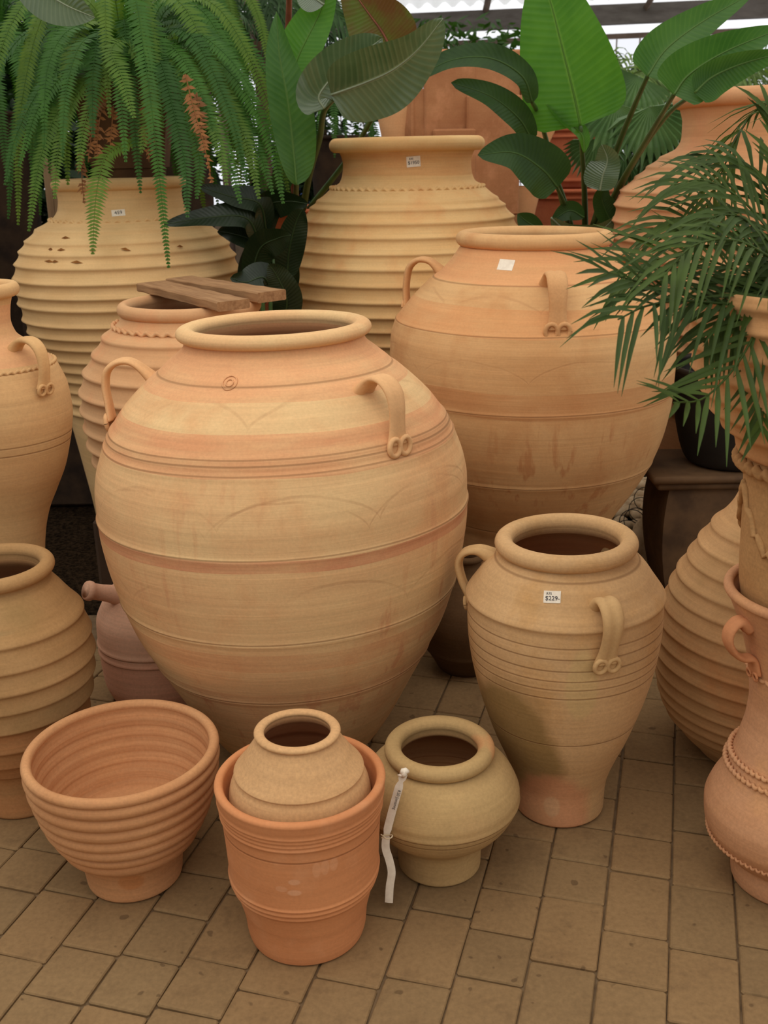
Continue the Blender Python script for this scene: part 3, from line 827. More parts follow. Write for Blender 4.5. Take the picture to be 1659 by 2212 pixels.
for i in range(6):
    q = atz(1345 + 10 * i, 1175 - 17 * i, .07); c = Vector((q.x, q.y, .07 + .012 * (i % 3)))
    mb.tube([c + Vector((.05 * math.cos(a), .02 * math.sin(a), .045 * math.sin(a))) for a in [2 * PI * k / 16 for k in range(17)]], .0018, 6, False)
tag(mb.build('wire_coil', m_wire), 'coils of thin black wire lying over the pale pebbles', 'wire')

# dark pedestal and black pot
m_ped = plain('dark_pedestal', (104, 78, 52), (74, 54, 36), 9, .8, bump=.3)
ped = empty('pedestal', (1.09, 3.18, 0), 0, 'dark brown pedestal with a flat top slab, left of the ribbed planter', 'pedestal')
mb = MB(); mb.box((0, 0, .487), (.54, .32, .024), None, .006); mb.box((0, 0, .463), (.50, .29, .024), None, .006); mb.build('top_slab', m_ped, ped)
V, F = [], []; n = 20
for i in range(n + 1):
    t = i / n; z = .451 * t
    w = .165 + .055 * math.sin(PI * min(1.0, t * .72))
    for (sx, sy) in ((-1, -1), (1, -1), (1, 1), (-1, 1)): V.append((sx * w, sy * w * .6, z))
for i in range(n):
    for k in range(4): l = (k + 1) % 4; F.append((i * 4 + k, i * 4 + l, i * 4 + 4 + l, i * 4 + 4 + k))
mesh_obj('base', V, F, m_ped, ped, False)
m_blk = plain('black_plastic', (34, 31, 28), (24, 22, 20), 12, .55, .4)
bp, _ = pot('nursery_pot', (1.10, 3.18), [(0, .120), (.01, .132), (.03, .145), (.12, .172), (.22, .19), (.30, .20)], m_blk,
    'black plastic nursery pot standing on the dark pedestal', 'pot', lip=(.197, .305, .008, .010), wall=.006, z=.499)

# ================================================================ PLANTS
L_st = leaf_mat('strelitzia_leaf', (70, 112, 46), (56, 98, 38), (104, 140, 66), .38, .42, .4, vstr=.14)
L_br = leaf_mat('young_leaf', (78, 128, 38), (66, 116, 34), (108, 150, 60), .45, .4, .35, vstr=.14)
L_dk = leaf_mat('old_leaf', (46, 74, 28), (36, 62, 24), (70, 98, 44), .22, .42, .3, vstr=.08)
L_gr = leaf_mat('glossy_leaf', (84, 102, 70), (70, 90, 58), (140, 152, 118), .2, .24, .9, vstr=.14, nv=22)
L_ol = leaf_mat('reddish_leaf', (84, 98, 36), (98, 66, 36), (84, 44, 28), .35, .45, .3, nv=26, vstr=.18)
m_stalk = plain('green_stalk', (76, 104, 48), (58, 86, 40), 10, .5, .5, stretch=(1, 1, .2))
m_redst = plain('reddish_stalk', (140, 84, 58), (112, 62, 44), 10, .6)

def blade(path, w, mat, parent, roll=0.0, fold=.25, wav=.0, shape=(.9, .75), name='leaf', seed=0, face=None, tipw=.0, droop=0.0):
    """leaf blade along a 3D path: half width w, veins by UV, folded along the midrib"""
    P = catmull(path, 9); n = len(P); V, F, UVs = [], [], []; m_ = 10
    for i, p in enumerate(P):
        t = i / (n - 1)
        T = (P[min(i + 1, n - 1)] - P[max(i - 1, 0)]).normalized()
        N = (Vector(face) if face else (CAM - p)).normalized()
        N = (N - T * N.dot(T)).normalized()
        N = Quaternion(T, roll if not isinstance(roll, tuple) else roll[0] + (roll[1] - roll[0]) * t) @ N
        S_ = T.cross(N)
        ww = w * (max(0.0, math.sin(PI * t ** shape[0])) ** shape[1] + tipw * t * (1 - t)) + .001
        for j in range(m_ + 1):
            u = -1 + 2 * j / m_
            o_ = S_ * u * ww + N * (fold * abs(u) ** 1.3 * ww + wav * math.sin(t * 13 + u * 2 + seed) * abs(u)) + Vector((0, 0, -droop * u * u * ww))
            V.append(p + o_); UVs.append((u, t))
    for i in range(n - 1):
        for j in range(m_):
            a = i * (m_ + 1) + j; F.append((a, a + 1, a + m_ + 2, a + m_ + 1))
    inv = parent.matrix_world.inverted() if parent else Matrix()
    bpy.context.view_layer.update()
    inv = parent.matrix_world.inverted()
    o = mesh_obj(name, [inv @ v for v in V], F, mat, parent, True, UVs)
    # midrib
    rb_ = MB(); rb_.tube([inv @ p for p in P], [.0045 * (1 - .75 * i / (n - 1)) for i in range(n)], 6)
    rb_.build('midrib', mat if mat not in (L_ol,) else m_redst, o)
    return o

def stalk(pts, r, parent, mat=None, name='stalk'):
    bpy.context.view_layer.update()
    inv = parent.matrix_world.inverted()
    P = catmull([inv @ Vector(p) for p in pts], 8); n = len(P)
    mb = MB(); mb.tube(P, [r * (1.25 - .55 * i / (n - 1)) for i in range(n)], 8)
    return mb.build(name, mat or m_stalk, parent)

def pp_(seq, Y0, Y1=None):
    n = len(seq); Y1 = Y0 if Y1 is None else Y1
    return [at(x, y, Y0 + (Y1 - Y0) * i / max(1, n - 1)) for i, (x, y) in enumerate(seq)]

# ---- pots that carry the two strelitzias
m_t1 = terracotta('clay_red_pot', (196, 110, 72), (180, 98, 62), seed=21, stria=.08)
pot('plant_pot', (-.42, 4.85), [(0, .16), (.02, .165), (.5, .17), (1.0, .18), (1.15, .19), (1.19, .205)], m_t1,
    'orange-red clay pot of the left broad-leaved plant, rim showing left of the tall ribbed jar', 'plant pot', lip=(.222, 1.21, .020, .012), wall=.014, seg=96)
so = MB(); so.add([(-.42, 4.85, 1.19)] + [(-.42 + .195 * math.cos(2 * PI * k / 32), 4.85 + .195 * math.sin(2 * PI * k / 32), 1.18) for k in range(32)], [(0, 1 + k, 1 + (k + 1) % 32) for k in range(32)])
pot('plant_pot', (.86, 4.75), [(0, .13), (.02, .135), (.5, .15), (.93, .165)], m_blk,
    'black pot of the right broad-leaved plant, mostly hidden behind the smooth back jar', 'plant pot', lip=(.165, .945, .008, .010), wall=.008, seg=96)

SL = empty('broad_leaved_plant', (-.42, 4.85, 1.18), 0, 'broad-leaved plant with long glossy paddle leaves, between the fern and the tower', 'plant')
so.v = [tuple(Vector(v) - Vector((-.42, 4.85, 1.18))) for v in so.v]; so.build('soil', MAT['soil'], SL)
blade(pp_([(640, 400), (634, 330), (622, 220), (604, 120), (597, 25)], 3.75), .080, L_st, SL, roll=(R(50), R(-15)), fold=.3, shape=(.62, .8), wav=.004)
stalk(pp_([(636, 455), (640, 400), (636, 350)], 4.5, 3.76), .010, SL)
blade(pp_([(622, 180), (650, 110), (690, 30), (725, -60)], 3.9), .075, L_br, SL, roll=R(-20), fold=.3, shape=(.7, .7))
blade(pp_([(700, 10), (672, -10), (640, -40)], 3.85), .05, L_gr, SL, fold=.3)
stalk(pp_([(640, 450), (628, 300), (620, 160), (624, 20), (626, -60)], 4.6, 3.95), .013, SL, m_redst)
blade(pp_([(715, 205), (790, 178), (850, 150), (905, 105), (957, 40)], 3.55, 3.45), .115, L_gr, SL, roll=R(22), fold=.28, shape=(.55, .62), wav=.006)
blade(pp_([(700, 235), (690, 205), (735, 150), (790, 110), (826, 82)], 3.62), .085, L_gr, SL, roll=R(10), fold=.25, shape=(.7, .6), wav=.006, seed=2)
stalk(pp_([(655, 450), (668, 380), (690, 300), (700, 240), (730, 205)], 4.6, 3.56), .012, SL)
blade(pp_([(850, 118), (826, 70), (790, 20), (740, -50)], 3.8), .115, L_ol, SL, roll=R(-12), fold=.2, shape=(.5, .6), wav=.003, seed=4)
stalk(pp_([(668, 450), (760, 330), (830, 200), (850, 118)], 4.75, 3.85), .010, SL)
blade(pp_([(575, 470), (600, 410), (640, 300), (650, 200)], 4.1), .04, L_dk, SL, fold=.5)

SR = empty('broad_leaved_plant', (.86, 4.75, .94), 0, 'broad-leaved plant with a tall bright green paddle leaf, right of the tower', 'plant')
blade(pp_([(1254, 272), (1240, 205), (1214, 100), (1188, 0), (1160, -75)], 3.95), .178, L_br, SR, roll=R(-8), fold=.12, shape=(.46, .62), wav=.003)
blade(pp_([(1262, 330), (1256, 290), (1215, 255), (1180, 225)], 3.97), .03, L_br, SR, roll=R(40), fold=.3)
stalk(pp_([(1264, 500), (1262, 400), (1254, 275)], 4.5, 3.96), .011, SR)
blade(pp_([(1150, 222), (1128, 165), (1060, 126), (975, 130), (892, 172)], 3.85, 3.7), .044, L_dk, SR, roll=R(28), fold=.3, shape=(.8, .45), wav=.003)
stalk(pp_([(1232, 500), (1200, 380), (1168, 260), (1148, 218)], 4.5, 3.86), .010, SR)
blade(pp_([(1150, 305), (1120, 255), (1060, 208), (975, 178)], 3.9, 3.75), .046, L_dk, SR, roll=R(20), fold=.3, shape=(.8, .5), wav=.003)
stalk(pp_([(1238, 500), (1215, 420), (1180, 340), (1150, 302)], 4.5, 3.92), .009, SR)
blade(pp_([(1205, 405), (1170, 365), (1110, 330), (1032, 335)], 3.75, 3.65), .085, L_dk, SR, roll=R(12), fold=.2, shape=(.55, .62))
stalk(pp_([(1228, 500), (1222, 450), (1202, 402)], 4.5, 3.76), .009, SR)
blade(pp_([(1398, 165), (1440, 105), (1520, 45), (1625, -15)], 3.7), .076, L_st, SR, roll=R(-6), fold=.3, shape=(.42, .6), wav=.003)
stalk(pp_([(1280, 490), (1330, 330), (1370, 230), (1400, 162)], 4.4, 3.72), .011, SR)
blade(pp_([(1455, 205), (1490, 160), (1570, 110), (1690, 60)], 3.3), .082, L_st, SR, roll=R(8), fold=.28, shape=(.45, .6), wav=.003)
blade(pp_([(1500, 200), (1540, 165), (1610, 135), (1700, 112)], 3.26), .058, L_st, SR, roll=R(30), fold=.3, shape=(.5, .6))
stalk(pp_([(1290, 490), (1350, 380), (1410, 280), (1458, 200)], 4.4, 3.32), .010, SR)
stalk(pp_([(1294, 490), (1370, 350), (1440, 250), (1502, 200)], 4.4, 3.3), .009, SR)
blade(pp_([(1296, 412), (1302, 380), (1312, 345), (1300, 312)], 4.0), .068, L_gr, SR, roll=R(-25), fold=.2, shape=(.6, .6))
blade(pp_([(1190, 470), (1230, 500), (1290, 500), (1330, 470)], 4.0), .045, L_gr, SR, roll=R(35), fold=.3)
blade(pp_([(1175, 500), (1140, 480), (1118, 462)], 4.05), .035, L_dk, SR)
blade(pp_([(1330, 500), (1315, 470), (1300, 430), (1310, 400)], 4.1), .045, L_dk, SR, roll=R(20))
blade(pp_([(1262, 470), (1230, 455), (1190, 480)], 4.05), .035, L_dk, SR)

# leaf reaching in at the top left
SX = empty('broad_leaved_plant', (-1.75, 3.35, 0), 0, 'broad-leaved plant whose grey-green leaf tip enters at the top left corner', 'plant')
blade(pp_([(20, -90), (80, -30), (140, 10), (205, 38)], 3.4), .07, L_gr, SX, roll=R(15), fold=.2)
stalk([(-1.75, 3.35, 0), (-1.78, 3.35, 1.0), (-1.6, 3.38, 1.8), tuple(at(20, -90, 3.4))], .014, SX)

# ---- dark low plant between the back jars
DP = empty('dark_leaved_plant', (-.44, 3.75, 0), 0, 'low dark-leaved plant growing between the two back ribbed jars', 'plant')
L_vd = leaf_mat('very_dark_leaf', (30, 44, 22), (22, 34, 17), (48, 64, 32), .12, .35, .35, vstr=.1)
for (s, w, rl, y0, y1) in [([(560, 520), (530, 470), (450, 470), (355, 485)], .045, 30, 3.75, 3.6), ([(575, 500), (560, 440), (500, 425), (430, 403)], .045, 30, 3.78, 3.65),
        ([(560, 540), (575, 450), (620, 435), (665, 440)], .06, 35, 3.8, 3.75), ([(540, 620), (560, 540), (600, 515), (628, 508)], .055, 20, 3.7, 3.6),
        ([(590, 640), (570, 600), (530, 610), (498, 600)], .05, 30, 3.55, 3.45), ([(600, 660), (610, 600), (600, 550), (570, 500)], .06, 10, 3.85, 3.8),
        ([(565, 660), (550, 600), (560, 540), (585, 480)], .06, -10, 3.9, 3.85), ([(620, 600), (625, 540), (640, 480), (655, 450)], .05, 10, 3.75, 3.7),
        ([(610, 700), (620, 650), (600, 600), (580, 570)], .05, 10, 3.5, 3.45), ([(590, 560), (545, 520), (500, 505), (470, 500)], .04, 20, 3.8, 3.7)]:
    blade(pp_(s, y0, y1), w, L_vd, DP, roll=R(rl), fold=.2, shape=(.7, .6), wav=.003)
    stalk([(-.44 + random.uniform(-.03, .03), 3.75, .02), tuple((at(s[0][0], s[0][1], y0) + Vector((0, 0, -.3)))), tuple(at(s[0][0], s[0][1], y0))], .008, DP)

# ---- ferns
def fern_mat(name, a, b, tr=.35):
    T = NT(name, .55, .3)
    rnd = T.node('ShaderNodeObjectInfo').outputs['Random']
    c = T.mix(T.rng(rnd, 0, 1), srgb(*a), srgb(*b))
    c = T.mix(T.rng(T.noise(14, (1, 1, 1), 3, .6), .4, .65, 0, .5), c, srgb(int(b[0] * .8), int(b[1] * .85), int(b[2] * .8)))
    T.color(c)
    trn = T.node('ShaderNodeBsdfTranslucent'); T.put(trn.inputs['Color'], T.mix(1.0, c, (1.3, 1.35, .6, 1), 'MULTIPLY'))
    mx = T.node('ShaderNodeMixShader'); mx.inputs[0].default_value = tr
    T.l.new(T.bsdf.outputs[0], mx.inputs[1]); T.l.new(trn.outputs[0], mx.inputs[2]); T.l.new(mx.outputs[0], T.out.inputs[0])
    return T.mat
m_f1 = fern_mat('fern_green', (72, 118, 38), (52, 94, 32))
m_f2 = fern_mat('fern_yellow', (108, 136, 46), (84, 118, 38))
m_fd = fern_mat('fern_dry', (160, 104, 54), (128, 78, 38), .2)
m_rach = plain('fern_stem', (120, 110, 50), (90, 84, 40), 20, .7)

def frond(path, plen, mat, parent, name='frond', nleaf=46, rag=0.0, rnd=random, face=None):
    P = catmull(path, 10)
    # resample evenly
    cum = [0.0]
    for i in range(1, len(P)): cum.append(cum[-1] + (P[i] - P[i - 1]).length)
    L = cum[-1]; nleaf = max(14, int(L / .0115))
    mb = MB(); k = 0
    side0 = None
    for i in range(nleaf):
        s = L * (i + .5) / nleaf
        while k < len(P) - 2 and cum[k + 1] < s: k += 1
        f = (s - cum[k]) / max(1e-6, cum[k + 1] - cum[k]); p = P[k].lerp(P[k + 1], f); T = (P[k + 1] - P[k]).normalized()
        up = Vector((0, 0, 1)) * .6 + (face or Vector((0, -.6, .3)))
        N = (up - T * up.dot(T)).normalized(); S_ = T.cross(N)
        t = s / L
        l = plen * (math.sin(PI * (.12 + .86 * t)) ** .6) * (1.1 - .5 * t) * rnd.uniform(.88, 1.05)
        for sg in (-1, 1):
            if rag and rnd.random() < rag: continue
            d = (S_ * sg + T * .32 + N * rnd.uniform(-.12, .2)).normalized()
            wv = T * .0060 * (1 - .25 * t)
            dn = Vector((0, 0, -1)) * l * (.10 if not rag else rnd.uniform(-.2, .6))
            a = p; b = p + d * l * .45 - N * .001; e = p + d * l + dn
            if rag: b = b + N * rnd.uniform(-.006, .006); e = e + S_ * rnd.uniform(-.01, .01)
            mb.add([a - wv * .6, b - wv, e, b + wv, a + wv * .8, b], [(0, 1, 5), (1, 2, 5), (2, 3, 5), (3, 4, 5), (4, 0, 5)])
    bpy.context.view_layer.update()
    inv = parent.matrix_world.inverted()
    mb.v = [tuple(inv @ Vector(v)) for v in mb.v]
    nv = len(mb.v)
    mb.tube([inv @ q for q in P], [.0022 * (1 - .6 * i / len(P)) for i in range(len(P))], 5)
    return mb.build(name, mat, parent, True)

rf = random.Random(11)
def fern(root, c, n, Lr, plen, azr=(0, 360), drop=(.5, 1.2), rise=(.10, .22), explicit=(), dry=(), mats=(m_f1, m_f2), spread=.06):
    for i in range(n):
        az = R(azr[0] + (azr[1] - azr[0]) * (i + rf.random() * .8) / n); L = rf.uniform(*Lr)
        h = Vector((math.cos(az), math.sin(az), 0)); up = rf.uniform(*rise); dr = rf.uniform(*drop) * L
        p0 = c + h * spread * rf.random()
        el = rf.choice((1, 1, .7, 1.35))
        P = [p0, p0 + h * L * .22 + Vector((0, 0, up * el)), p0 + h * L * .52 + Vector((0, 0, up * 1.15 * el - dr * .12)),
             p0 + h * L * .78 + Vector((0, 0, up * .6 - dr * .5)), p0 + h * L * .9 + Vector((0, 0, -dr))]
        frond(P, plen * rf.uniform(.85, 1.1), mats[0] if rf.random() < .72 else mats[1], root, rnd=rf)
    for seq, Y0, Y1, mt in explicit:
        frond(pp_(seq, Y0, Y1), plen * 1.05, mats[mt], root, rnd=rf)
    for seq, Y0, Y1 in dry:
        frond(pp_(seq, Y0, Y1), plen * .55, m_fd, root, 'dry_frond', rag=.25, rnd=rf)

# square planter on the back-left jar that carries the main fern
m_bx = plain('brown_planter', (110, 78, 50), (84, 58, 38), 8, .85, bump=.2)
bxp = empty('square_planter', (-.90, 4.02, 1.376), R(6), 'dark brown tapered planter holding the fern, standing on the broad back-left jar', 'planter')
V, F = [], []
for (h, w) in ((0, .11), (.03, .115), (.032, .125), (.30, .165), (.302, .175), (.33, .175), (.33, .155), (.06, .10)):
    for (sx, sy) in ((-1, -1), (1, -1), (1, 1), (-1, 1)): V.append((sx * w, sy * w, h))
for i in range(7):
    for k in range(4): l = (k + 1) % 4; F.append((i * 4 + k, i * 4 + l, i * 4 + 4 + l, i * 4 + 4 + k))
F.append((3, 2, 1, 0)); F.append((28, 29, 30, 31))
mesh_obj('box', V, F, m_bx, bxp, False)
mb = MB(); mb.box((0, 0, .29), (.29, .29, .02)); mb.build('soil', MAT['soil'], bxp, False)
FR = empty('hanging_fern', (-.90, 4.02, 1.66), 0, 'large bright green fern spilling over the broad back-left jar', 'fern')
fc = Vector((-.88, 4.0, 1.70))
fern(FR, fc, 50, (.34, .62), .052, (0, 360), (.35, 1.0), (.10, .26), explicit=[
    ([(310, 150), (250, 120), (150, 200), (90, 330), (62, 500)], 3.9, 3.6, 1), ([(300, 150), (220, 140), (150, 230), (125, 330), (118, 430)], 3.85, 3.6, 1),
    ([(300, 160), (260, 120), (215, 180), (180, 280), (170, 370)], 3.8, 3.55, 1), ([(310, 150), (240, 100), (120, 150), (40, 280), (10, 400)], 3.9, 3.65, 0),
    ([(310, 150), (270, 90), (240, 110), (265, 170), (290, 255)], 3.75, 3.5, 1), ([(330, 160), (350, 110), (420, 180), (480, 300), (520, 440)], 3.9, 3.6, 0),
    ([(330, 160), (380, 110), (460, 170), (530, 300), (560, 430)], 3.9, 3.65, 1), ([(330, 160), (400, 90), (500, 160), (580, 290), (612, 440)], 3.9, 3.7, 0),
    ([(330, 170), (360, 140), (400, 230), (430, 340), (425, 430)], 3.8, 3.55, 0), ([(320, 170), (345, 130), (375, 240), (400, 360), (405, 470)], 3.8, 3.5, 0),
    ([(330, 160), (370, 120), (430, 200), (470, 300), (490, 400)], 3.85, 3.55, 1), ([(300, 300), (235, 330), (215, 380), (205, 450), (200, 550)], 3.7, 3.5, 1),
    ([(320, 150), (330, 90), (400, 60), (490, 120), (560, 220)], 3.95, 3.7, 0), ([(320, 150), (400, 120), (500, 230), (560, 330), (590, 420)], 3.9, 3.7, 0),
    ([(320, 160), (300, 110), (190, 120), (90, 220), (40, 360)], 3.9, 3.65, 0), ([(310, 160), (330, 190), (320, 260), (305, 330)], 3.75, 3.6, 1)],
    dry=[([(230, 190), (215, 260), (210, 330), (222, 392)], 3.72, 3.62), ([(222, 200), (204, 250), (195, 310), (190, 350)], 3.72, 3.62), ([(312, 230), (318, 290), (322, 350)], 3.7, 3.62),
         ([(400, 160), (420, 240), (440, 310), (458, 395)], 3.62, 3.55), ([(245, 230), (240, 290), (235, 350)], 3.75, 3.65), ([(425, 200), (435, 270), (445, 330)], 3.66, 3.58), ([(175, 330), (178, 400), (182, 440)], 3.75, 3.7)])
FR2 = empty('hanging_fern', (-1.62, 4.7, 1.62), 0, 'darker fern behind and to the left of the large bright fern', 'fern')
fern(FR2, Vector((-1.58, 4.65, 1.78)), 46, (.4, .7), .055, (0, 360), (.3, .9), (.15, .34), mats=(m_f1, m_f1))
m_hp = plain('fern_basket', (70, 52, 36), (44, 32, 24), 12, .9, bump=.4)
pot('fern_pot', (-1.60, 4.68), [(0, .10), (.5, .11), (.9, .12), (1.3, .14), (1.6, .17)], m_hp, 'tall dark stand pot under the darker fern at the far left', 'pot', lip=(.172, 1.62, .01, .01), wall=.012, seg=64)
FR3 = empty('hanging_fern', (-.55, 5.7, 1.8), 0, 'high green fern seen above and behind the large bright fern', 'fern')
fern(FR3, Vector((-.92, 5.2, 2.02)), 34, (.28, .5), .05, (0, 360), (.2, .8), (.10, .3), mats=(m_f1, m_f2))
pot('fern_pot', (-.92, 5.2), [(0, .12), (.6, .12), (1.2, .13), (1.7, .15), (1.9, .17)], m_hp, 'tall dark stand pot under the high green fern', 'pot', lip=(.172, 1.92, .01, .01), wall=.012, seg=64)
FR4 = empty('hanging_fern', (-.12, 5.9, 1.6), 0, 'small fern behind the drooping grey-green leaf, left of the tower', 'fern')
fern(FR4, Vector((-.2, 5.6, 1.62)), 22, (.25, .42), .04, (0, 360), (.3, .9), (.08, .2), mats=(m_f1, m_f1))
pot('fern_pot', (-.2, 5.6), [(0, .12), (.6, .12), (1.2, .13), (1.5, .15)], m_hp, 'dark stand pot under the small fern left of the tower', 'pot', lip=(.152, 1.52, .01, .01), wall=.012, seg=64)

# ---- palm in the ribbed planter
def palm_mat(name, a, b):
    T = NT(name, .55, .25)
    rnd = T.node('ShaderNodeObjectInfo').outputs['Random']
    c = T.mix(rnd, srgb(*a), srgb(*b)); c = T.mix(T.rng(T.noise(22, (1, 1, 1), 2, .5), .4, .65, 0, .6), c, srgb(int(a[0] * .7), int(a[1] * .7), int(a[2] * .7)))
    T.color(c)
    trn = T.node('ShaderNodeBsdfTranslucent'); T.put(trn.inputs['Color'], c)
    mx = T.node('ShaderNodeMixShader'); mx.inputs[0].default_value = .22
    T.l.new(T.bsdf.outputs[0], mx.inputs[1]); T.l.new(trn.outputs[0], mx.inputs[2]); T.l.new(mx.outputs[0], T.out.inputs[0])
    return T.mat
m_pm = palm_mat('palm_green', (76, 96, 36), (54, 76, 28))
def palm_frond(path, ll, parent, nl=22, mat=None, rnd=random, ang=.75, lw=.0046, droop=.25, t0=.18, face=None, name='frond'):
    P = catmull(path, 12); cum = [0.0]
    for i in range(1, len(P)): cum.append(cum[-1] + (P[i] - P[i - 1]).length)
    L = cum[-1]; mb = MB(); k = 0
    bpy.context.view_layer.update()
    inv = parent.matrix_world.inverted()
    for i in range(nl):
        s = L * (t0 + (1 - t0) * (i + .5) / nl)
        while k < len(P) - 2 and cum[k + 1] < s: k += 1
        f = (s - cum[k]) / max(1e-6, cum[k + 1] - cum[k]); p = P[k].lerp(P[k + 1], f); T = (P[k + 1] - P[k]).normalized()
        fa = face or Vector((0, -.55, .6)); N = (fa - T * fa.dot(T)).normalized(); S_ = T.cross(N)
        t = (s / L - t0) / (1 - t0)
        for sg in (-1, 1):
            l = ll * (.55 + .75 * math.sin(PI * min(1, .18 + .72 * t))) * rnd.uniform(.8, 1.08)
            a_ = ang * rnd.uniform(.85, 1.15) * (1.15 - .55 * t)
            d = (T * math.cos(a_) + S_ * sg * math.sin(a_) + N * rnd.uniform(-.05, .3)).normalized()
            g = Vector((0, 0, -1)) * droop * rnd.uniform(.6, 1.3)
            q = [p + d * l * u + g * l * u * u for u in (0, .3, .65, 1)]
            wd = (d.cross(N)).normalized()
            ws = [lw * .5, lw, lw * .8, .0003]
            V = []
            for a2, w2 in zip(q, ws): V += [a2 - wd * w2 + N * w2 * .5, a2, a2 + wd * w2 + N * w2 * .5]
            mb.add([inv @ v for v in V], [(3 * r_ + c_, 3 * r_ + c_ + 1, 3 * r_ + c_ + 4, 3 * r_ + c_ + 3) for r_ in range(3) for c_ in range(2)])
    mb.tube([inv @ q for q in P], [.0035 * (1 - .65 * i / len(P)) for i in range(len(P))], 6)
    return mb.build(name, mat or m_pm, parent)
rpm = random.Random(21)
PM = empty('palm', (0.817, 1.80, 1.17), 0, 'fine-leaved green palm growing from the ribbed planter at the right edge', 'palm')
tr = MB(); tr.tube([(0, 0, -.16), (0, 0, 0), (.005, 0, .09)], [.035, .04, .03], 12); tr.build('trunk', plain('palm_trunk', (110, 84, 56), (70, 52, 36), 30, .95, bump=.8), PM)
cp = [(1845, 600), (1750, 610)]
for (seq, Y0, Y1, ll, dr, an) in [
    (cp + [(1640, 630), (1500, 640), (1390, 612), (1300, 585)], 1.8, 1.62, .105, .18, .62),
    (cp + [(1620, 655), (1480, 650), (1400, 660), (1335, 690)], 1.8, 1.55, .11, .45, .8),
    (cp + [(1640, 600), (1520, 560), (1420, 560), (1340, 600)], 1.8, 1.75, .10, .2, .7),
    (cp + [(1680, 520), (1600, 430), (1520, 390), (1450, 400)], 1.8, 1.85, .10, .35, .7),
    (cp + [(1690, 480), (1640, 380), (1580, 340), (1500, 345)], 1.8, 1.95, .10, .4, .7),
    (cp + [(1650, 570), (1560, 490), (1470, 470), (1400, 500)], 1.8, 1.85, .10, .4, .7),
    (cp + [(1665, 640), (1640, 700), (1590, 790), (1520, 860), (1455, 870)], 1.8, 1.52, .095, .12, .8),
    (cp + [(1670, 560), (1590, 520), (1500, 530), (1430, 600)], 1.8, 1.6, .10, .5, .8),
    (cp + [(1690, 620), (1610, 640), (1560, 680), (1520, 740)], 1.8, 1.65, .08, .4, .8),
    (cp + [(1700, 400), (1690, 300), (1660, 240)], 1.8, 1.9, .09, .2, .5),
    (cp + [(1660, 520), (1600, 470), (1540, 470), (1480, 520)], 1.8, 1.7, .09, .5, .8),
    (cp + [(1700, 700), (1665, 790), (1650, 880), (1645, 930)], 1.8, 1.62, .07, .15, .6)]:
    palm_frond(pp_(seq, Y0, Y1), ll * 1.22, PM, 17, rnd=rpm, ang=an, droop=dr)
for az, L in ((20, .5), (-30, .5), (70, .45), (110, .45), (-80, .5), (-10, .55)):   # fronds on the side away from the frame
    h = Vector((math.cos(R(az)), math.sin(R(az)), 0)); c = Vector((.82, 1.8, 1.26))
    palm_frond([c, c + h * L * .3 + Vector((0, 0, .22)), c + h * L * .7 + Vector((0, 0, .25)), c + h * L + Vector((0, 0, .05))], .10, PM, 22, rnd=rpm, droop=.35)

# ================================================================ BACKGROUND
# terracotta planter tower
m_tw = terracotta('clay_tower', (178, 124, 84), (160, 104, 68), seed=30, stria=.04, speck=.08, blotch=(212, 150, 108))
m_tp = terracotta('clay_tower_pocket', (200, 148, 102), (188, 132, 88), seed=31, stria=.04, speck=.08)
TWx, TWy = .36, 5.3
tw = empty('planter_tower', (TWx, TWy, 0), R(8), 'tall terracotta planting tower with wall pockets behind the tall ribbed jar', 'planter')
def prism(r0, r1, z0, z1, n=8, rot=0.0, wall=.03, top=None):
    V, F = [], []
    prof = [(r0, z0), (r1, z1), (r1 - wall, z1), (r0 - wall, z0 + .05)]
    for (r, z) in prof:
        for k in range(n):
            a = 2 * PI * (k + .5) / n + rot
            V.append((r * math.cos(a), r * math.sin(a), z))
    for i in range(3):
        for k in range(n): l = (k + 1) % n; F.append((i * n + k, i * n + l, (i + 1) * n + l, (i + 1) * n + k))
    F.append(tuple(range(n - 1, -1, -1))); F.append(tuple(range(3 * n, 4 * n)))
    return V, F
V, F = prism(.30, .30, 0, 1.62); mesh_obj('column', V, F, m_tw, tw, False)
def pocket(az, z0, z1, w, d, r=.275, name='pocket', mat=None, taper=.55):
    """open half-cone pocket leaning out of the column wall"""
    mb = MB(); V, F = [], []; n = 14; rings = [(taper, z0), (1.0, z1), (.88, z1), (taper * .8, z0 + .03)]
    for (q, z) in rings:
        for k in range(n + 1):
            a = -PI / 2 + PI * k / n
            V.append((r + d * q * math.cos(a) ** .8 if math.cos(a) > 0 else r, w * q * math.sin(a), z))
    for i in range(3):
        for k in range(n): F.append((i * (n + 1) + k, i * (n + 1) + k + 1, (i + 1) * (n + 1) + k + 1, (i + 1) * (n + 1) + k))
    F.append(tuple(range(n, -1, -1))); F.append(tuple(range(3 * (n + 1), 4 * (n + 1))))
    mb.add(V, F); o = mb.build(name, mat or m_tp, tw, True); o.rotation_euler = (0, 0, R(az))
    return o
pocket(-152, 1.28, 1.64, .115, .17, .26); pocket(-28, 1.36, 1.68, .13, .15, .26); pocket(-20, .98, 1.28, .10, .15, .28)
pocket(-15, 1.45, 1.76, .08, .11, .27); pocket(160, 1.0, 1.35, .11, .15); pocket(60, 1.2, 1.55, .11, .15); pocket(110, 1.3, 1.65, .11, .15); pocket(-160, .6, .95, .11, .15); pocket(-40, .5, .85, .11, .15)
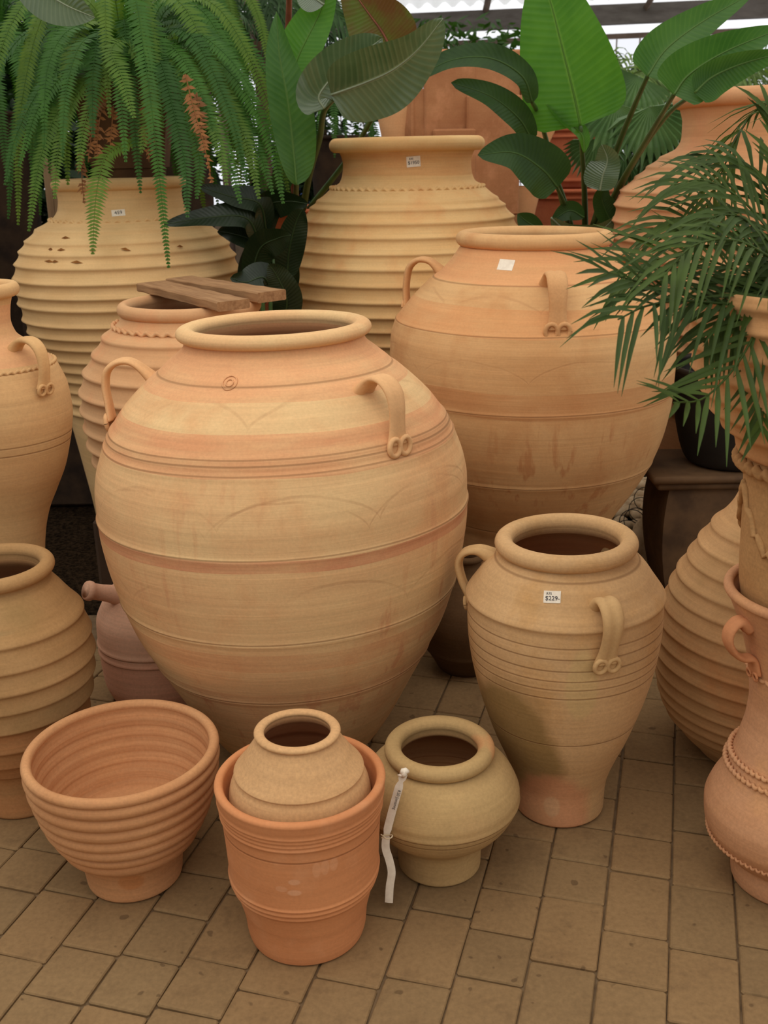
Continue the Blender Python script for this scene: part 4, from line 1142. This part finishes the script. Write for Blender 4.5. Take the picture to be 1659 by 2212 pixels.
# front panels, stepped
Mz = Matrix.Rotation(0, 3, 'Z')
mb = MB(); mb.box((-.075, -.29, 1.56), (.235, .035, .62), None, .008); mb.build('wall_panel', m_tw, tw, False)
mb = MB(); mb.box((.105, -.285, 1.53), (.28, .03, .56), None, .008); mb.build('wall_panel', m_tw, tw, False)
mb = MB(); mb.box((.12, -.315, 1.42), (.25, .035, .52), None, .008); mb.build('wall_panel', m_tw, tw, False)
mb = MB(); mb.box((-.06, -.325, 1.36), (.20, .03, .36), None, .008); mb.build('wall_panel', m_tw, tw, False)
mb = MB(); mb.box((.275, -.2, 1.79), (.13, .16, .16), None, .008); mb.build('corner_block', m_tw, tw, False)
mb = MB(); mb.box((-.20, -.27, 1.40), (.12, .03, .62), Matrix.Rotation(R(-20), 3, 'Z'), .006); mb.build('wall_panel', m_tw, tw, False)
mb = MB(); mb.box((-.23, -.24, 1.62), (.07, .06, .50), Matrix.Rotation(R(30), 3, 'Z'), .008); mb.build('wall_panel', m_tw, tw, False)
mb = MB(); mb.box((.34, -.22, 1.52), (.17, .022, .10), Matrix.Rotation(R(25), 3, 'Y'), .004); mb.build('fin', m_tp, tw, False)

# stacked reddish garden pots behind the right plant
m_rp = terracotta('clay_red_planter', (200, 118, 78), (182, 96, 64), seed=33, stria=.06, blotch=(168, 84, 62))
def planter(name, A, z, H, r0, r1, label, mat=m_rp, group=None, garland=False):
    root, o_ = pot(name, A, [(0, r0), (.02, r0 + .006), (H * .45, r0 + (r1 - r0) * .5), (H * .82, r0 + (r1 - r0) * .85), (H * .9, r1 - .004)], mat, label, 'planter',
                   lip=(r1 - .004, H * .96, .018, H * .045), ridges=[(H * .84, .012, .006, .006), (.04, .010, .01, .01)], wall=.018, z=z, seg=96, group=group)
    if garland:
        mb = MB(); ca_ = cam_az(A)
        for s in range(4):
            pts = []
            for i in range(13):
                t = i / 12; a = ca_ - R(60) + (s + t) * R(60) - R(60); zz = H * .72 - H * .16 * math.sin(PI * t); r = o_(zz) + .002
                pts.append((r * math.cos(a), r * math.sin(a), zz))
            mb.tube(pts, [.008 + .003 * (i % 2) for i in range(13)], 8)
        mb.build('garland', mat, root)
    return root
planter('garden_pot', (1.07, 6.15), 0, .50, .20, .27, 'reddish clay planter at the bottom of the far stack')
planter('garden_pot', (1.07, 6.15), .50, .44, .19, .26, 'middle dark red clay planter in the far stack behind the right plant', mat=terracotta('clay_dark_red', (150, 84, 62), (124, 64, 50), seed=34))
planter('garden_pot', (1.09, 6.15), .94, .30, .21, .27, 'shallow reddish clay planter near the top of the far stack')
planter('garden_pot', (1.10, 6.15), 1.24, .32, .16, .225, 'garlanded clay planter topping the far stack behind the right plant', garland=True)
planter('garden_pot', (1.52, 6.6), .0, 1.0, .16, .22, 'tall reddish clay planter behind the right plant stems')
planter('garden_pot', (1.52, 6.6), 1.0, .40, .16, .21, 'brown clay planter between the far stack and the giant ribbed jar', garland=True)
planter('garden_pot', (.82, 7.4), .0, 1.15, .18, .26, 'far reddish clay planter with a thick rim right of the tower')
planter('garden_pot', (.76, 6.68), .0, .98, .17, .27, 'low reddish clay planter just right of the tower')

# picket stakes and bamboo fence at the left
m_bam = plain('dark_bamboo', (84, 66, 46), (40, 32, 24), 6, .85, stretch=(1, 1, .2), bump=.3)
fe = empty('bamboo_fence', (-2.2, 4.25, 0), R(-10), 'dark bamboo fence in the shade at the far left', 'fence')
mb = MB()
for i in range(26):
    x = -.7 + .055 * i; mb.tube([(x, .01 * math.sin(i), 0), (x + .01 * math.sin(i * 2), .005, .7), (x + .01 * math.cos(i), 0, 1.45 + .03 * math.sin(i * 3))], [.016, .017, .015], 8)
mb.build('canes', m_bam, fe)
mb = MB()
for z in (.35, 1.15): mb.tube([(-.75, -.03, z), (.75, -.03, z)], .018, 8)
mb.build('rail', m_bam, fe)
m_pk = plain('pale_picket', (190, 160, 124), (140, 112, 84), 9, .9, stretch=(1, 1, .15), bump=.4)
for (px, t, w) in ((112, 1.42, .022), (124, 1.40, .018), (137, 1.33, .016)):
    p = at(px, 450, 4.45); mb = MB(); mb.box((p.x, p.y, t / 2 + .41), (w * 1.6, .016, t - .82), None, .004)
    k = len(mb.v); mb.tube([(p.x, p.y, t), (p.x, p.y, t + .03)], [w * .7, .003], 6)
    tag(mb.build('picket', m_pk, None, False), 'pale pointed wooden picket rising left of the broad back-left jar', 'picket', 'pale pickets at the left')

p = at(124, 450, 4.45); mb = MB(); mb.box((0, 0, .41), (.34, .22, .82), None, .01)
o = mb.build('box_planter', m_hp, None, False); o.location = (p.x, p.y, 0); tag(o, 'dark tall box planter holding the pale pickets at the left', 'planter')
# leafy background plants
def frond_leaf_cluster(name, c, n, size, rad, mat, label, group=None, seed=0, fl=1.0):
    rr = random.Random(seed); mb = MB()
    for i in range(n):
        d = Vector((rr.gauss(0, 1), rr.gauss(0, 1), rr.gauss(0, 1))).normalized() * rr.random() ** .4
        p = Vector((d.x * rad[0], d.y * rad[1], d.z * rad[2]))
        t = Vector((d.x + rr.uniform(-.7, .7), d.y + rr.uniform(-.7, .7), rr.uniform(-.8, .4))).normalized(); s_ = t.cross(Vector((rr.uniform(-1, 1), rr.uniform(-1, 1), 1))).normalized()
        l = size * rr.uniform(.6, 1.3); w = l * .2 * fl; nn = t.cross(s_) * l * .08
        mb.add([p, p + t * l * .5 + s_ * w, p + t * l, p + t * l * .5 - s_ * w, p + t * l * .5 + nn], [(0, 1, 4), (1, 2, 4), (2, 3, 4), (3, 0, 4)])
    root = empty(name, (c[0], c[1], 0), 0, label, 'plant', group)
    fo = mb.build('foliage', mat, root); fo.location = (0, 0, c[2])
    tb_ = MB(); tb_.tube([(0, 0, 0), (.02, 0, c[2] * .5), (0, 0, c[2])], [.03, .025, .015], 8); tb_.build('stem', m_tk, root)
    return root
m_tk = plain('bark', (96, 74, 52), (62, 46, 34), 12, .95, bump=.5)
m_b1 = fern_mat('shrub_green', (70, 104, 44), (48, 80, 36), .3)
m_b2 = fern_mat('shrub_pale', (150, 170, 96), (112, 140, 66), .4)
m_b3 = fern_mat('shrub_dark', (44, 66, 34), (30, 48, 26), .2)
k = 0
for (px, py, Y, rad, mt, n, sz, lab) in [
    (640, 60, 9.7, (.7, .3, .45), m_b1, 900, .10, 'leafy shrub against the white glazing above the left broad-leaved plant'),
    (520, 40, 10.5, (.6, .3, .35), m_b3, 420, .10, 'dark sparse shrub under the roof strut at the top left'),
    (700, 250, 8.9, (.45, .3, .5), m_b3, 900, .09, 'dark shrub filling the gap left of the planter tower'),
    (700, 400, 7.5, (.5, .3, .4), m_b3, 2200, .10, 'dark low shrub behind the orange-red plant pot'),
    (990, 100, 8.6, (.8, .3, .22), m_b1, 520, .11, 'green shrub seen over the planter tower'),
    (1180, 260, 8.0, (.5, .3, .35), m_b1, 700, .10, 'green shrub behind the far stack of planters'),
    (1340, 260, 8.9, (.55, .3, .40), m_b3, 1000, .10, 'dark shrub behind the fan palm at the right'),
    (1340, 180, 11.3, (.8, .3, .2), m_b2, 500, .11, 'pale green shrub against the lower glazing at the right'),
    (1560, 170, 10.6, (.9, .3, .22), m_b2, 800, .11, 'pale yellow-green shrub above the giant ribbed jar'),
    (1480, 200, 9.8, (.7, .3, .16), m_b1, 500, .10, 'low green shrub above the rim of the giant ribbed jar'),
    (150, 250, 7.8, (1.2, .3, .7), m_b3, 3600, .16, 'dark shrub mass behind the ferns at the left'),
    (-60, 420, 6.6, (.7, .3, .7), m_b3, 2400, .15, 'dark shrub behind the bamboo fence')]:
    c = at(px, py, Y); frond_leaf_cluster('shrub', c, n, sz, rad, mt, lab, None, 40 + k); k += 1

# arching palms behind on the right
def arch_palm(name, c, n, L, ll, label, mat, seed, rise=.5, lw=.008):
    rr = random.Random(seed); root = empty(name, (c[0], c[1], 0), 0, label, 'palm')
    tb_ = MB(); tb_.tube([(0, 0, 0), (0, 0, c[2])], [.05, .035], 10); tb_.build('trunk', m_tk, root)
    for i in range(n):
        a = 2 * PI * (i + rr.random() * .6) / n; h = Vector((math.cos(a), math.sin(a) * .7, 0)); l = L * rr.uniform(.75, 1.1); u = rise * rr.uniform(.4, 1.1)
        p = Vector(c)
        palm_frond([p, p + h * l * .3 + Vector((0, 0, u * .7)), p + h * l * .65 + Vector((0, 0, u * .8)), p + h * l + Vector((0, 0, u * .2 - .1))], ll, root, 20, mat, rr, droop=.6, lw=lw)
m_pb = palm_mat('palm_pale', (136, 160, 90), (96, 128, 62)); m_pd = palm_mat('palm_dark', (60, 92, 44), (44, 70, 36))
arch_palm('palm', at(1330, 230, 7.0), 13, .62, .17, 'arching pale palm seen between the tall paddle leaf and the giant jar', m_pb, 3, .42)
arch_palm('palm', at(1590, 190, 8.1), 11, .6, .16, 'arching green palm above the rim of the giant ribbed jar', m_pb, 4, .28)
arch_palm('palm', at(560, 90, 6.6), 12, .6, .16, 'dark arching palm behind the ferns below the roof strut', m_pd, 6, .35)

# fan palm
L_fan = NT('fan_leaf', .45, .4)
c = L_fan.mix(L_fan.rng(L_fan.noise(6), .35, .65), srgb(86, 116, 62), srgb(60, 90, 46)); L_fan.color(c)
m_fan = L_fan.mat
fp = empty('fan_palm', (1.33, 5.6, 0), 0, 'fan palm with pleated leaves behind the plant stems, left of the giant jar', 'palm')
tb_ = MB(); tb_.tube([(0, 0, 0), (0, 0, 1.2)], [.04, .03], 10); tb_.build('trunk', m_tk, fp)
def fan(px, py, Y, rad, a0, a1, tiltN, n=18):
    c = at(px, py, Y) - Vector((1.33, 5.6, 0)); N = Vector(tiltN).normalized(); X = Vector((1, 0, 0)); X = (X - N * X.dot(N)).normalized(); Yv = N.cross(X)
    mb = MB()
    for i in range(n):
        a = R(a0 + (a1 - a0) * (i + .5) / n); da = R((a1 - a0) / n * .62)
        d = X * math.cos(a) + Yv * math.sin(a); l = rad * (.85 + .15 * math.sin(PI * (i + .5) / n))
        e1 = X * math.cos(a - da) + Yv * math.sin(a - da); e2 = X * math.cos(a + da) + Yv * math.sin(a + da)
        mb.add([c, c + e1 * l * .7 - N * .008, c + d * l * .7 + N * .012, c + e2 * l * .7 - N * .008, c + d * l + Vector((0, 0, -.02))], [(0, 1, 2), (0, 2, 3), (1, 4, 2), (2, 4, 3)])
    o = mb.build('fan_leaf', m_fan, fp, False)
    st_ = MB(); st_.tube([(0, 0, 1.15), tuple((Vector((0, 0, 1.15)) + c) / 2 + Vector((0, .05, .08))), tuple(c)], .007, 6); st_.build('stalk', m_stalk, fp)
fan(1330, 225, 5.2, .26, 180, 350, (.1, -.9, .5)); fan(1405, 230, 5.15, .27, 200, 370, (.1, -1, .25)); fan(1380, 165, 5.6, .24, 150, 330, (0, -.8, .6)); fan(1290, 300, 5.5, .2, 170, 330, (-.3, -.8, .4))
fan(1430, 300, 5.2, .2, 190, 360, (.2, -1, .3)); fan(1350, 330, 5.6, .2, 180, 350, (0, -1, .5))

# blue cloth glimpsed through the leaves
T = NT('blue_cloth', .8, .2); T.color(T.mix(T.rng(T.noise(7), .4, .6), srgb(120, 150, 226), srgb(160, 176, 230)))
V, F = [], []
for i in range(13):
    for j in range(9): V.append((-.60 + .05 * i, 8.1 + .03 * math.sin(i * 1.4), .02 + .18 * j))
for i in range(12):
    for j in range(8): a = i * 9 + j; F.append((a, a + 9, a + 10, a + 1))
o = mesh_obj('cloth', V, F, T.mat); sm = o.modifiers.new('thickness', 'SOLIDIFY'); sm.thickness = .006
tag(o, 'pale blue hanging cloth glimpsed through leaves left of the planter tower', 'cloth')

# ---- greenhouse shell
m_beam = plain('grey_beam', (112, 104, 98), (92, 84, 78), 4, .8, stretch=(1, 4, 4))
m_bars = plain('brown_bars', (140, 118, 104), (116, 96, 84), 6, .8)
def panel_mat(name, col=(250, 250, 252), tr=.75):
    T = NT(name, .5, .2); T.color(srgb(*col))
    tl = T.node('ShaderNodeBsdfTranslucent'); tl.inputs['Color'].default_value = srgb(*col)
    tp = T.node('ShaderNodeBsdfTransparent'); tp.inputs['Color'].default_value = (.94, .95, .97, 1)
    m1 = T.node('ShaderNodeMixShader'); m1.inputs[0].default_value = .7
    T.l.new(T.bsdf.outputs[0], m1.inputs[1]); T.l.new(tl.outputs[0], m1.inputs[2])
    m2 = T.node('ShaderNodeMixShader'); m2.inputs[0].default_value = tr
    T.l.new(m1.outputs[0], m2.inputs[1]); T.l.new(tp.outputs[0], m2.inputs[2]); T.l.new(m2.outputs[0], T.out.inputs[0])
    return T.mat
m_pan = panel_mat('corrugated_sheet', (236, 238, 238), .30)
# corrugated translucent roof sloping down to the far eave
V, F = [], []; NXr = 440
for i in range(NXr + 1):
    x = -7 + 14 * i / NXr; zz = .03 * math.cos(2 * PI * x / .18)
    for (y, z) in ((8.0, 4.15), (10.0, 3.44), (11.95, 2.86)): V.append((x, y, z + zz + .0245 * x))
for i in range(NXr):
    for j in range(2): a = i * 3 + j; F.append((a, a + 3, a + 4, a + 1))
tag(mesh_obj('ceiling', V, F, m_pan), 'white corrugated translucent roof sheet', kind='structure')
mb = MB(); mb.box((0, 12, 2.70), (15, .12, .19), Matrix.Rotation(R(-1.4), 3, 'Y')); tag(mb.build('trim_1', m_beam, None, False), 'grey eave beam', kind='structure')
mb = MB(); mb.box((0, 12.1, 2.50), (15, .06, .05), Matrix.Rotation(R(-1.4), 3, 'Y')); tag(mb.build('trim_2', m_bars, None, False), 'thin rail under the eave beam', kind='structure')
for i, x in enumerate((-3.6, -1.2, 1.15, 2.82, 4.5)):
    mb = MB(); mb.tube([(x, 12, 2.80), (x, 10, 3.40), (x, 8.0, 4.10)], .035, 4); tag(mb.build('trim_%d' % (3 + i), m_bars, None, False), 'roof rafter', kind='structure')
mb = MB(); mb.box((0, 12.3, .45), (15, .12, .9)); tag(mb.build('wall_back', plain('low_wall', (150, 130, 108), (120, 100, 80), 4, .9), None, False), 'low wall under the far glazing', kind='structure')
mb = MB(); mb.box((0, 12.3, 1.75), (15, .01, 1.7)); tag(mb.build('window_1', panel_mat('far_glazing', tr=.85), None, False), 'far glazed wall', kind='structure')
mb = MB()
for i in range(60): mb.box((-7.4 + .25 * i, 12.27, 1.75), (.012, .02, 1.7))
for z in (1.1, 1.35, 1.6, 1.85, 2.1, 2.35): mb.box((0, 12.27, z), (15, .02, .012))
tag(mb.build('window_2', m_bars, None, False), 'fine glazing grid of the far wall', kind='structure')
# roof struts at the upper left
mb = MB()
for (a, b, Ya, Yb, r) in [((495, 0), (572, 105), 7.4, 7.4, .022), ((488, 18), (640, 95), 7.5, 7.5, .016), ((470, 110), (640, 150), 7.6, 7.6, .02), ((560, 20), (520, 140), 7.5, 7.5, .012)]:
    mb.tube([at(a[0], a[1], Ya), at(b[0], b[1], Yb)], r, 6)
p = at(500, 10, 7.45); mb.tube([Vector((p.x - 2.4, p.y, p.z + .2)), p, Vector((p.x + 3.8, p.y, p.z + .6))], .022, 6)
mb.tube([Vector((p.x - .1, p.y, 0)), Vector((p.x - .1, p.y, p.z + .6))], .03, 8)
tag(mb.build('roof_truss', m_bars), 'brown roof truss with crossing struts behind the fern tops', 'truss')
# unseen sides and rear of the shed, added to hold back low side light
m_wl = panel_mat('side_glazing', (214, 206, 192), .5)
mb = MB(); mb.box((-5.0, 4.5, 1.4), (.1, 15, 2.8)); tag(mb.build('wall_left', plain('dark_blocking_wall', (92, 76, 58), (66, 54, 42), 3, .9), None, False), kind='structure')  # out of view; made solid and dark to cut light from the left
for nm, c, d in ( ('wall_right', (5.0, 4.5, 1.4), (.1, 15, 2.8)), ('wall_rear', (0, -2.6, 1.5), (10, .1, 3.0))):
    mb = MB(); mb.box(c, d); tag(mb.build(nm, m_wl, None, False), kind='structure')
mb = MB(); mb.box((0, -1.2, -.02), (10, 3.2, .02)); tag(mb.build('floor', m_joint, None, False), kind='structure')

# ================================================================ LIGHT
w = bpy.data.worlds.new('overcast_sky'); scene.world = w; w.use_nodes = True
nt = w.node_tree; bg = nt.nodes['Background']
tc = nt.nodes.new('ShaderNodeTexCoord'); sp_ = nt.nodes.new('ShaderNodeSeparateXYZ'); nt.links.new(tc.outputs['Generated'], sp_.inputs[0])
mr = nt.nodes.new('ShaderNodeMapRange'); mr.inputs[1].default_value = 0; mr.inputs[2].default_value = .9; mr.inputs[3].default_value = .0; mr.inputs[4].default_value = 1
nt.links.new(sp_.outputs[2], mr.inputs[0])
rp_ = nt.nodes.new('ShaderNodeValToRGB'); rp_.color_ramp.elements[0].color = (.98, .98, 1.0, 1); rp_.color_ramp.elements[1].color = (1.0, .96, .89, 1)
rp_.color_ramp.elements[0].position = .1
nt.links.new(mr.outputs[0], rp_.inputs[0]); nt.links.new(rp_.outputs[0], bg.inputs['Color']); bg.inputs['Strength'].default_value = 1.15
# the bright strip of roof glazing over the display
al = bpy.data.lights.new('skylight', 'AREA'); al.shape = 'RECTANGLE'; al.size = 3.2; al.size_y = 2.2; al.energy = 30; al.color = (1.0, .95, .87)
ao = bpy.data.objects.new('skylight', al); COL.objects.link(ao); ao.location = (-.6, .9, 3.6)
ao.rotation_euler = (Vector((-.6, .9, 3.6)) - Vector((.1, 2.4, .5))).to_track_quat('Z', 'Y').to_euler()

vs = scene.view_settings
vs.view_transform = 'Standard'; vs.look = 'None'; vs.exposure = 0.0; vs.gamma = 1.0; vs.use_curve_mapping = False
scene.cycles.max_bounces = 6; scene.cycles.diffuse_bounces = 3; scene.cycles.glossy_bounces = 2; scene.cycles.transparent_max_bounces = 12; scene.cycles.transmission_bounces = 3
scene.cycles.use_denoising = True; scene.cycles.sample_clamp_indirect = 6.0
